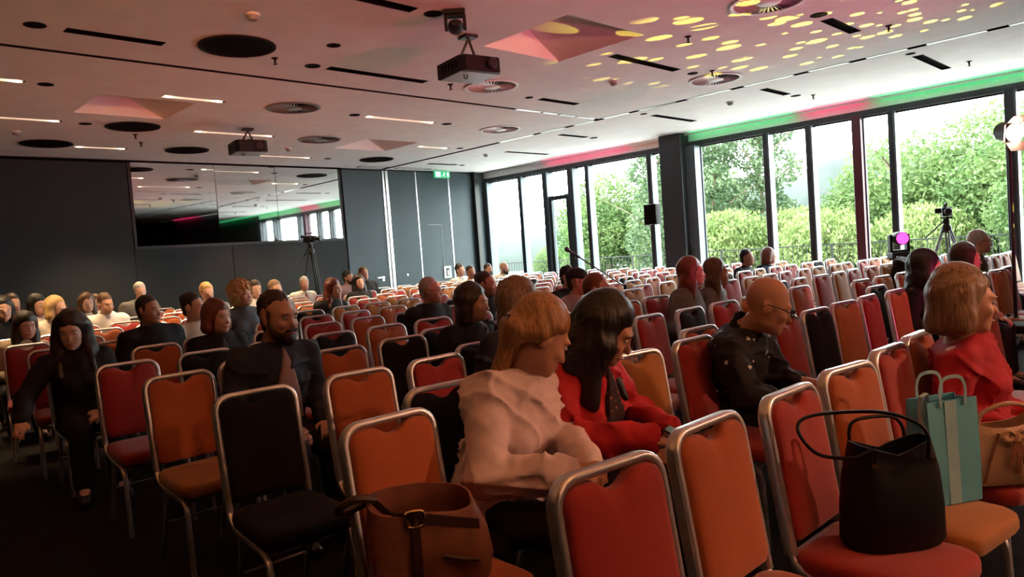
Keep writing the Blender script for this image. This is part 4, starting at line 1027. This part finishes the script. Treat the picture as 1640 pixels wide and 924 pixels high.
person('broad man with shaved head in dark clothes by the grey door', (8.02,12.2,1.23), 0, res=FR, hair=('buzz','brown'), top=C_black, skin='tan')
person('woman with dark hair falling forward near the grey door', (6.94,10.72,1.11), 0, fem=True, res=FR, hair=('long','black'), top=C_black, hy=-10)
person('man with cropped grey hair in black in the middle rows', (4.36,5.50,1.12), 0, res=MR, hair=('buzz','grey'), top=C_black, skin='tan', hy=30, glasses=True)
person('woman with dark fringe hair dressed in black behind the pink shirt', (3.24,3.64,1.11), 5, seat=(3,4), fem=True, res=.0115, hair=('fringe','dark'), top=C_black, hy=22, skin='tan')
person('person with dark tied hair in black beside the cropped grey man', (5.08,5.48,1.12), 0, fem=True, res=MR, hair=('updo','dark'), top=C_black, hy=25, skin='brown')
person('person with short layered grey-brown hair behind the blonde woman', (2.76,2.71,1.155), 5, seat=(2,3), res=.0115, hair=('bob','ash'), top=C_navy, hy=28, skin='tan')
person('person in black bending forward behind the man with the cap', (6.36,5.45,1.09), 0, res=MR, hair=('short','black'), top=C_black, hy=10)
person('man wearing a dark flat cap in a grey-pink shirt', (5.42,4.53,1.10), 0, res=MR, hair=('short','dark'), top=C_shirt, cap=C_black, hy=35, skin='tan')
person('man with thinning auburn hair behind the woman in the red jacket', (4.55,3.61,1.09), 0, res=MR, hair=('buzz','auburn'), top=C_beige, hy=30, skin='tan')
person('person with dark hair in white by the partition notice', (9.85,11.4,1.14), 0, res=FR, hair=('short','black'), top=C_white, hy=20)
person('woman with hair in a high bun by the partition end', (9.43,10.6,1.10), 0, fem=True, res=FR, hair=('updo','black'), top=C_white, skin='tan')
person('dark-bearded man in white in front of the window corner', (10.61,11.36,1.10), 0, res=FR, hair=('buzz','black'), beard='black', top=C_white, skin='brown')
person('bald bearded man in a pale shirt in front of the first window', (10.30,10.55,1.12), 0, res=FR, hair=('bald','none'), beard='dark', top=C_cream, skin='brown', hy=25)
person('woman with wavy auburn hair in a grey jacket at the block end', (5.93,3.58,1.13), 5, fem=True, res=MR, hair=('long','auburn'), top=C_grey, hy=30, skin='tan')
person('woman with brown hair in a grey top beside the auburn-haired one', (6.42,3.60,1.09), 5, fem=True, res=MR, hair=('long','brown'), top=C_grey, hy=30, skin='tan')
person('man with thick dark hair in a dark jacket right by the windows', (10.78,5.5,1.07), 0, res=FR, hair=('short','black'), top=C_black, hy=30, skin='brown')
person('woman with reddish blond hair beside the man by the windows', (11.47,5.46,1.06), 0, fem=True, res=FR, hair=('bob','auburn'), top=C_navy, hy=35)
person('woman with very long black hair in black before the stage light', (6.3,1.72,1.09), 6, seat=(1,11), fem=True, res=MR, hair=('volume','black'), top=C_black, hy=28)
person('woman with dark hair resting her head on her raised hand', (7.19,1.65,1.095), 0, seat=('w',-1,0), fem=True, res=MR, hair=('bob','dark'), top=C_beige, hy=30, hr=12, skin='tan', arms={-1:{'el':(.1,-.2,-.12),'wr':(-.06,-.16,.13)}})
person('grey-haired man with glasses in a brown jacket by the last window post', (10.12,2.18,1.15), 0, res=MR, hair=('buzz','grey'), top=C_olive, hy=25, skin='fair', glasses=True, hs=1.08)

# shirt placket, buttons and phone of the two women in the second row
r_, hc_, nb_, SH_, WR_, EL_, hip_, u_, f_, Rh_, s_, tp_, bd_ = PEOPLE[0]
pl_ = [tuple(nb_+u_*(.03-.09*k)+f_*(.085+.045*min(1,k*.6)+.012*(1 if k > 1 else 0))) for k in range(5)]
MB().sweep(cr(pl_,3), rrect(.003,.028,.0012,1), (1,0,0)).build('placket', C_pink, tp_, True)
for k in range(1,5): MB().lathe([(.006,0),(.006,.003)], pl_[k], 10, 'Y').build('button', M_white, tp_, True)
r_, hc_, nb_, SH_, WR_, EL_ = PEOPLE[1][:6]
ph = thing('phone', 'dark smartphone in the hands of the woman in the red jacket', 'phone', (0,0,0)); ph.parent = None
mid = (WR_[-1]+WR_[1])/2+A3(0,-.10,-.005); ca, sa = math.cos(r_.rotation_euler.z), math.sin(r_.rotation_euler.z)
ph.location = (r_.location.x+mid[0]*ca-mid[1]*sa, r_.location.y+mid[0]*sa+mid[1]*ca, mid[2]); ph.rotation_euler = (.5, 0, .3)
bevel(MB().box(-.037,.037,-.075,.075,0,.008).build('phone_body', M_blackp, ph), .004); MB().box(-.033,.033,-.07,.07,.008,.0086).build('screen', mat('screen_dark', (.01,.01,.012), .1, noise=.1), ph)

# ------------------------------------------------------------------ bags and other things on the seats
M_brown = mat('leather_brown', (.21,.085,.06), .5, noise=.15, nscale=12, bump=.2, bscale=60, spec=.4)
M_brownd = mat('leather_dark_brown', (.035,.015,.012), .5, noise=.15, nscale=12, spec=.4)
M_gold = mat('gold_metal', (.8,.58,.28), .25, 1, noise=.05)
M_blk = mat('leather_black', (.004,.004,.005), .5, noise=.2, nscale=12, bump=.04, bscale=30, spec=.2)
M_tan = mat('leather_beige', (.52,.34,.22), .5, noise=.08, nscale=10, bump=.15, bscale=60)
M_turq = mat('paper_turquoise', (.10,.40,.56), .55, noise=.06, nscale=6); M_turql = mat('ribbon_turquoise', (.28,.52,.62), .45, noise=.05)
def soft_bag(prof, n=36, open_=True, wall=.006, fold=None):
    """prof: list of (z, half width x, half depth y, offset x, offset y); an open bag with an inner wall"""
    def ring(z, a, b, ox, oy, inn=0, k=0):
        pts = []
        for i in range(n):
            t = 2*PI*i/n; c, s_ = math.cos(t), math.sin(t); e = .62
            x = math.copysign(abs(c)**e, c)*(a-inn); y = math.copysign(abs(s_)**e, s_)*(b-inn)
            zz = z
            if fold: x, y, zz = fold(x, y, z, t)
            pts.append((x+ox, y+oy, zz))
        return pts
    rg = [ring(p[0], p[1]*.9, p[2]*.85, p[3], p[4]) for p in prof[:1]]+[ring(*p) for p in prof]
    if open_: rg += [ring(*p, inn=wall) for p in reversed(prof[len(prof)//2:])]
    return MB().rings(rg)
# brown handbag
t = thing('handbag', 'slouchy brown leather handbag with dark strap and gold buckle on a chair', 'handbag', (1.235,1.66,.482), math.radians(-32))
o = soft_bag([(0,.155,.085,0,0),(.03,.172,.1,0,0),(.1,.178,.105,.0,0),(.19,.17,.095,-.005,0),(.25,.155,.085,-.01,.0),(.285,.148,.08,-.012,.0)],
    fold=lambda x,y,z,t_: (x*(1+.04*math.sin(3*t_+z*14)), y*(1+.08*math.sin(2*t_+z*20)), z-.03*max(0,x/.17)*(z/.3)**2-.05*max(0,-y/.09)*(z/.3)**2)).build('body', M_brown, t, True)
MB().sweep([(-.15,.03,.27),(-.10,-.075,.245),(-.0,-.098,.235),(.08,-.098,.215),(.14,-.07,.19)], rrect(.004,.03,.0018,1), (0,0,1)).build('flap_belt', M_brownd, t, True)
MB().tube(cr([(-.14,-.02,.285),(-.19,-.04,.30),(-.235,-.03,.28),(-.24,.02,.25),(-.2,.05,.245),(-.14,.05,.27)]), .012, 8).build('strap', M_brownd, t, True)
bu = MB(); pts = [(-.04+.026*math.copysign(abs(math.cos(a))**.5,math.cos(a)), -.1, .24+.022*math.copysign(abs(math.sin(a))**.5,math.sin(a))) for a in np.linspace(0,2*PI,21)[:-1]]
bu.tube(pts, .005, 6, closed=True).tube([(-.04,-.103,.219),(-.04,-.103,.261)], .003, 6).build('buckle', M_gold, t, True)
MB().sweep([(-.04,-.1,.235),(-.04,-.108,.16),(-.04,-.112,.09),(-.04,-.108,.03)], rrect(.004,.024,.0018,1), (1,0,0)).build('tab', M_brownd, t); MB().tube([(.03,-.108,.13),(.08,-.112,.115),(.13,-.1,.10)], .006, 6).build('seam_fold', M_brownd, t, True)
# black tote
t = thing('tote_bag', 'glossy black leather tote with thin looped handles on a red chair', 'handbag', (2.26,.74,.482), math.radians(-38))
soft_bag([(0,.14,.065,0,0),(.02,.152,.075,0,0),(.12,.15,.073,0,0),(.22,.142,.062,0,0),(.28,.13,.052,0,0),(.325,.12,.05,0,0)],
    fold=lambda x,y,z,t_: (x, y*(1+.06*math.sin(3*t_+z*9)), z-.05*(1-abs(x)/.14)*(z/.33)**3)).build('body', M_blk, t, True)
for yy, pts_ in ((-.055,[(-.085,-.055,.25),(-.09,-.07,.31),(-.15,-.06,.29),(-.235,-.02,.30),(-.27,.02,.36),(-.23,.04,.395),(-.1,.03,.40),(.0,-.02,.395),(.075,-.06,.35),(.085,-.055,.26)]),(.05,[(-.085,.05,.27),(-.09,.055,.33),(-.06,.06,.365),(.05,.06,.365),(.085,.055,.33),(.085,.05,.27)])):
    MB().tube(cr(pts_), .0055, 8).build('handle', M_blk, t, True)
for x_ in (-.09,.09): MB().lathe([(.009,0),(.009,-.006)], (x_,-.064,.26), 12, 'Y').build('rivet', M_gold, t, True)
# turquoise paper bag
t = thing('paper_bag', 'turquoise paper gift bag with a pale ribbon stripe on a chair', 'paper bag', (2.73,.72,.482), math.radians(-30))
w_, d_, h_ = .1, .055, .35
b = MB()
outer = [(0,w_,d_),(h_,w_*1.03,d_*.8)]
ringp = lambda z,w,d,g: [(-w,-d,z),(0,-d,z),(w,-d,z),(w-g,0,z),(w,d,z),(0,d,z),(-w,d,z),(-w+g,0,z)]
b.rings([ringp(0,w_,d_,.0), ringp(h_*.3,w_,d_,.004), ringp(h_*.7,w_*1.01,d_*.9,.025), ringp(h_,w_*1.03,d_*.8,.04), ringp(h_,w_*1.03-.003,d_*.8-.003,.04), ringp(h_*.3,w_-.003,d_-.003,.006)]).build('bag_body', M_turq, t)
MB().box(-.035,.012,-d_-.003,-d_+.0,.0,h_*.99).build('ribbon_stripe', M_turql, t).rotation_euler = (-.028,0,0)
for yy in (-.048,.048):
    MB().sweep(cr([(-.05,yy,h_-.02),(-.052,yy,h_+.04),(-.03,yy,h_+.075),(.03,yy,h_+.075),(.052,yy,h_+.04),(.05,yy,h_-.02)],4), rrect(.012,.002,.0009,1), (0,1,0)).build('handle', M_turql, t)
MB().sweep([(-w_-.005,-.03,h_-.1),(-w_-.02,-.03,h_-.04),(-w_-.012,-.03,h_+.02),(-w_+.01,-.03,h_+.03),(-w_+.02,-.03,h_-.02)], rrect(.004,.02,.0015,1), (0,1,0)).build('ribbon_loop', M_turql, t)
# beige handbag
t = thing('handbag', 'beige leather handbag with a knotted tassel bow on a chair', 'handbag', (3.03,.62,.482), math.radians(-42))
soft_bag([(0,.15,.065,0,0),(.02,.162,.075,0,0),(.09,.16,.075,0,0),(.17,.135,.06,0,0),(.22,.125,.045,0,0)],
    fold=lambda x,y,z,t_: (x, y*(1+.1*math.sin(4*t_+z*9)), z+.02*math.cos(2*t_)*(z/.22)**2)).build('body', M_tan, t, True)
MB().tube(cr([(-.1,-.03,.2),(-.09,-.04,.255),(-.03,-.05,.285),(.04,-.05,.285),(.09,-.04,.255),(.1,-.03,.2)]), .008, 8).build('handle', M_tan, t, True)
kn = MB().lathe([(0,-.02),(.016,-.014),(.02,0),(.016,.014),(0,.02)], (0,-.085,.18), 12, cap=False).build('knot', M_tan, t, True)
for q, (x1, z1) in enumerate([(-.03,.07),(.005,.05),(.03,.08)]):
    MB().sweep([(0,-.09,.175),(x1*.4,-.098,.14),(x1,-.09,z1)], rrect(.018,.004,.0018,1), (0,1,0)).build('tassel', M_brown, t, True)
for q in (-1,1):
    MB().tube(cr([(0,-.088,.18),(q*.03,-.095,.205),(q*.05,-.092,.19),(q*.035,-.095,.172),(0,-.088,.18)],4), .009, 8).build('bow_loop', M_tan, t, True)
    MB().tube([(q*.05,-.07,.19),(q*.09,-.078,.1),(q*.11,-.075,.02)], .006, 6).build('piping', M_brown, t, True)
# small bags farther away
t = thing('handbag', 'small dark handbag with round handle standing on a chair near the microphone stand', 'handbag', (5.0,3.65,.482), math.radians(-45))
soft_bag([(0,.12,.05,0,0),(.02,.13,.055,0,0),(.15,.12,.05,0,0),(.24,.11,.035,0,0)]).build('body', M_brownd, t, True)
MB().tube([(.08*math.cos(a),0,.24+.11*math.sin(a)) for a in np.linspace(0,PI,12)], .009, 8).build('handle', M_blk, t, True)
t = thing('jacket', 'dark jacket hung over a chair back by the dark red post', 'jacket', (10.15,3.05,.0), 0)
F = Field((-.4,-.25,.4),(.4,.25,1.2),.016); F.cone((-.17,.0,.93),(.17,.0,.93),.06,.06,.05); F.ell((0,.03,.75),(.24,.075,.24),None,.06); F.ell((0,-.05,.8),(.2,.05,.18),None,.05); F.wob(.016,26,4); F.cut((0,0,.52),(0,0,-1),.02)
link('cloth_drape', F.mesh('cloth_drape', C_black), t); MB().tube([(-.08,.03,.99),(0,.06,1.0),(.08,.03,.99)], .018, 8).build('collar', C_black, t, True)

# ------------------------------------------------------------------ technical gear
def tripod(name, label, x, y, h, spread, rz, col, cable=None):
    t = thing(name, label, 'tripod', (x, y, 0), rz); hub = h-.28
    for k in range(3):
        a = 2*PI*k/3+.5; c, s_ = math.cos(a), math.sin(a)
        mid = (c*spread*.5, s_*spread*.5, hub*.5)
        lg = MB().tube([(c*.05-s_*.02, s_*.05+c*.02, hub), (mid[0]-s_*.02, mid[1]+c*.02, mid[2])], .013, 8).tube([(c*.05+s_*.02, s_*.05-c*.02, hub), (mid[0]+s_*.02, mid[1]-c*.02, mid[2])], .013, 8).tube([mid, (c*spread, s_*spread, .0)], .012, 8).tube([(mid[0]-s_*.03,mid[1]+c*.03,mid[2]),(mid[0]+s_*.03,mid[1]-c*.03,mid[2])], .022, 8).build('leg', col, t, True)
        MB().tube([(0,0,hub*.42), mid], .007, 6).build('spreader', col, lg)
        MB().lathe([(.02,0),(.024,.02),(.016,.04)], (c*spread, s_*spread, 0), 10).build('foot', M_blackp, lg, True)
    MB().lathe([(.03,hub-.05),(.07,hub-.02),(.07,hub+.03),(.045,hub+.08)], n=16).build('bowl', M_black, t, True)
    MB().lathe([(.04,hub+.08),(.05,hub+.12),(.035,hub+.17)], n=14).box(-.06,.06,-.05,.05,hub+.16,hub+.19).build('fluid_head', M_black, t, True)
    MB().tube([(0,.05,hub+.12),(.05,.3,hub-.1)], .01, 8).build('pan_handle', M_black, t, True)
    return t
def video_camera(label, x, y, z, rz):
    t = thing('video_camera', label, 'camera', (x, y, z), rz)
    bevel(MB().box(-.06,.06,-.14,.13,.0,.13).build('body', M_blackp, t), .012)
    MB().lathe([(.042,-.14),(.045,-.2),(.052,-.24),(.048,-.25)], (0,0,.065), 18, 'Y').build('lens', M_black, t, True)
    MB().tube([(0,-.1,.14),(0,-.09,.185),(0,.07,.185),(0,.09,.14)], .012, 8).build('top_handle', M_blackp, t, True)
    bevel(MB().box(-.03,.03,.12,.2,.1,.15).build('viewfinder', M_blackp, t), .006); bevel(MB().box(-.15,-.065,-.09,-.075,.05,.12).build('monitor', M_blackp, t), .003)
    return t
tripod('camera_tripod', 'black camera tripod standing before the wall under the mirror', 7.62, 13.45, 2.02, .42, .2, M_black)
video_camera('video camera on the tripod below the mirror corner', 7.62, 13.45, 1.935, .5)
tp2 = tripod('camera_tripod', 'tall camera tripod with a blue clip standing at the windows', 11.9, 2.97, 1.58, .55, .9, mat('tripod_grey', (.12,.13,.135), .4, .4, noise=.1))
MB().box(-.03,.03,-.03,.03,.5,.62).build('blue_clip', mat('blue_clip', (.02,.3,.6), .5, noise=.1), tp2)
video_camera('video camera on the tall tripod at the windows', 11.9, 2.97, 1.495, -1.2)
# microphone on a boom stand in the aisle
t = thing('microphone_stand', 'black boom microphone stand with microphone in the aisle between the blocks', 'microphone stand', (6.88,5.05,0))
MB().lathe([(.15,0),(.15,.015),(.03,.03),(.014,.05)], n=24).build('base', M_black, t, True); MB().tube([(0,0,.04),(0,0,.92)], .011, 10).build('pole', M_black, t, True)
MB().lathe([(.022,.88),(.026,.92),(.022,.96)], n=12).build('clutch', M_black, t, True)
bd = Vector((-.62,.24,.44)); MB().tube([tuple(Vector((0,0,.93))-bd*.95), tuple(Vector((0,0,.93))+bd*.95)], .008, 8).build('boom_arm', M_black, t, True)
e_ = Vector((0,0,.93))+bd; dd_ = bd.normalized()
mc = MB().tube([tuple(e_-dd_*.1), tuple(e_+dd_*.06)], [.012,.017], 12).build('microphone', M_black, t, True)
MB().tube([tuple(e_+dd_*.055), tuple(e_+dd_*.075), tuple(e_+dd_*.10), tuple(e_+dd_*.115)], [.02,.027,.027,.012], 14).build('mic_grille', mat('mic_mesh', (.06,.06,.06), .4, .8, noise=.3, nscale=200), mc, True)
MB().tube([tuple(e_-dd_*.02), tuple(e_-dd_*.02+Vector((0,0,-.04))), tuple(e_-dd_*.05+Vector((0,0,-.05)))], .008, 8).build('clip', M_blackp, t, True)
# projectors hanging from the ceiling
def projector(label, x, y, zt, w, d, h, rz):
    t = thing('projector', label, 'projector', (x, y, zt), rz)
    bd_ = bevel(MB().add([(-w,-d*.75,0),(-w*.8,-d,0),(w*.8,-d,0),(w,-d*.75,0),(w,d,0),(-w,d,0),(-w,-d*.75,h),(-w*.8,-d,h),(w*.8,-d,h),(w,-d*.75,h),(w,d,h),(-w,d,h)],
        [(5,4,3,2,1,0),(6,7,8,9,10,11)]+[(k,(k+1)%6,6+(k+1)%6,6+k) for k in range(6)]).build('casing', M_blackp, t), .012)
    MB().box(-w*.9,w*.9,-d*.7,d*.92,-.004,0).build('base_plate', mat('projector_base', (.35,.37,.37), .4, .3, noise=.05), t)
    MB().lathe([(.05,0),(.055,-.04),(.045,-.05)], (w*.35,-d,h*.5), 18, 'Y').build('lens', M_black, t, True)
    for q in range(5): MB().box(-w-.003,-w+.004,-d*.6+q*d*.28,-d*.6+q*d*.28+.02,h*.25,h*.75).build('vent', M_slot, t)
    for x_, y_ in ((-w*.6,d*.4),(w*.6,d*.4),(0,-d*.4)): MB().lathe([(.018,h),(.018,h+.03)], (x_,y_,0), 10).build('foot', M_blackp, t)
    mo = MB().tube([(-.06,.1,h+.02),(.02,.02,ZC-zt-.03)], .013, 8).tube([(.08,.0,h+.02),(.02,.02,ZC-zt-.03)], .013, 8).build('mount_arm', M_black, t, True)
    MB().box(-.05,.09,-.05,.09,ZC-zt-.03,ZC-zt).build('ceiling_plate', M_black, t)
    MB().tube([(-w*.5,-d*.3,0),(-w*.5,-d*.3,-.03),(-w*.42,-d*.3,-.045),(-w*.35,-d*.3,-.03),(-w*.35,-d*.3,0)], .006, 6).build('cable_loop', M_blackp, t)
    return t
projector('large black projector hanging near the pyramid-shaped ceiling recess', 4.93, 5.33, 3.19, .24, .24, .15, math.radians(-10))
projector('smaller black projector hanging above the back rows before the mirror', 5.1, 10.6, 3.22, .24, .24, .17, math.radians(-10))
# moving heads
def moving_head(label, loc, rz, hang, M_lens):
    t = thing('moving_head_light', label, 'stage light', loc, rz); s_ = -1 if hang else 1
    bevel(MB().box(-.13,.13,-.1,.1,min(0,s_*.09),max(0,s_*.09)).build('base', M_blackp, t), .015)
    for q in (-1,1): bevel(MB().box(q*.115-.02,q*.115+.02,-.05,.05,min(s_*.1,s_*.34),max(s_*.1,s_*.34)).build('yoke', M_blackp, t), .01)
    MB().box(-.13,.13,-.05,.05,min(s_*.088,s_*.12),max(s_*.088,s_*.12)).build('yoke_base', M_blackp, t)
    hd = MB().lathe([(.05,.14),(.085,.1),(.095,0),(.095,-.1),(.088,-.13)], (0,0,s_*.28), 20, 'Y').build('head', M_blackp, t, True)
    MB().lathe([(.088,-.128),(.06,-.136),(0,-.138)], (0,0,s_*.28), 20, 'Y', cap=False).build('lens', M_lens, hd, True)
    return t
M_pinkl = emit('lens_pink', (1,.03,.35), 6); M_offl = mat('lens_off', (.02,.02,.025), .1, noise=.1)
moving_head('black moving-head spotlight hanging from the ceiling by the large projector', (4.36,4.86,ZC), 2.4, True, M_offl).scale = (.72,.72,.5)
st_ = thing('light_stand', 'black stand carrying the pink moving light at the windows', 'stand', (11.05,3.36,0))
MB().tube([(0,0,.3),(0,0,.93)], .018, 10).build('pole', M_black, st_, True)
for k in range(3):
    a = 2*PI*k/3; MB().tube([(0,0,.45),(.35*math.cos(a),.35*math.sin(a),0)], .012, 8).build('leg', M_black, st_, True)
MB().box(-.12,.12,-.1,.1,.93,.95).build('top_plate', M_black, st_)
moving_head('small moving-head light with glowing magenta lens at the windows', (11.05,3.36,.95), math.radians(-50), False, M_pinkl)
# bright stage lamp on a tall stand in front of the last window post
t = thing('stage_lamp', 'bright warm stage lamp with barn door on a stand by the last window post', 'stage light', (8.0,1.46,0))
for k in range(3):
    a = 2*PI*k/3+.4; MB().tube([(0,0,.5),(.4*math.cos(a),.4*math.sin(a),0)], .013, 8).build('leg', M_black, t, True)
MB().tube([(0,0,.3),(0,0,2.08)], .016, 10).build('pole', M_black, t, True)
ld = Vector((-.75,-.62,-.2)).normalized(); c0 = Vector((0,0,2.2))
MB().tube([tuple(c0-ld*.12), tuple(c0-ld*.1), tuple(c0+ld*.1)], [.06,.085,.09], 16).build('housing', M_blackp, t, True)
MB().tube([tuple(c0+ld*.1), tuple(c0+ld*.104)], [.082,.078], 16).build('lens', emit('lamp_lens', (1,.9,.68), 40), t)
MB().tube([(-.1,0,2.2),(-.1,0,2.08),(.1,0,2.08),(.1,0,2.2)], .008, 6).build('yoke', M_black, t)
rzq = ld.to_track_quat('Y','Z').to_matrix()
for ang in range(4):
    rr_ = rzq @ Matrix.Rotation(ang*PI/2, 3, 'Y'); MB().obox(c0+ld*.15+rr_@Vector((0,0,.12)), (.08,.06,.002), rr_ @ Matrix.Rotation(.6, 3, 'X')).build('barn_door', mat('barn_door', (.25,.12,.09), .5, .3, noise=.1), t)
spot('stage_lamp_beam', tuple(Vector((8.0,1.46,2.2))+ld*.13), (6,-3,1), 60, (1,.85,.6), 70)
# loudspeaker on the mullion
t = thing('loudspeaker', 'small black loudspeaker box mounted on a window mullion beside the pillar', 'speaker', (13.16,8.83,1.80))
bevel(MB().box(-.1,.1,-.15,.15,0,.44).build('cabinet', M_blackp, t), .012); MB().box(-.108,-.1,-.135,.135,.02,.42).build('grille', M_grille, t)
MB().box(.1,.14,-.04,.04,.15,.3).build('bracket', M_black, t)
# gobo projector of the stage that throws yellow dots on the ceiling
gb_ = spot('gobo_projector', (8.6,.2,.4), (8.05,3.0,3.6), 2600, (1,.80,.10), 44, .2, .003)
L = gb_.data; L.use_nodes = True; n = L.node_tree; em = n.nodes['Emission']
tcn = n.nodes.new('ShaderNodeTexCoord'); sp = n.nodes.new('ShaderNodeSeparateXYZ'); n.links.new(tcn.outputs['Normal'], sp.inputs[0])
dv = []
for a in ('X','Y'):
    q = n.nodes.new('ShaderNodeMath'); q.operation = 'DIVIDE'; n.links.new(sp.outputs[a], q.inputs[0]); n.links.new(sp.outputs['Z'], q.inputs[1]); dv.append(q)
cb_ = n.nodes.new('ShaderNodeCombineXYZ'); n.links.new(dv[0].outputs[0], cb_.inputs[0]); n.links.new(dv[1].outputs[0], cb_.inputs[1])
vo = n.nodes.new('ShaderNodeTexVoronoi'); vo.voronoi_dimensions = '2D'; vo.inputs['Scale'].default_value = 15; n.links.new(cb_.outputs[0], vo.inputs['Vector'])
sc_ = n.nodes.new('ShaderNodeSeparateColor'); n.links.new(vo.outputs['Color'], sc_.inputs[0])
mr = n.nodes.new('ShaderNodeMath'); mr.operation = 'MULTIPLY_ADD'; mr.inputs[1].default_value = .25; mr.inputs[2].default_value = .05; n.links.new(sc_.outputs[0], mr.inputs[0])
lt = n.nodes.new('ShaderNodeMath'); lt.operation = 'LESS_THAN'; n.links.new(vo.outputs['Distance'], lt.inputs[0]); n.links.new(mr.outputs[0], lt.inputs[1])
n.links.new(lt.outputs[0], em.inputs['Strength'])
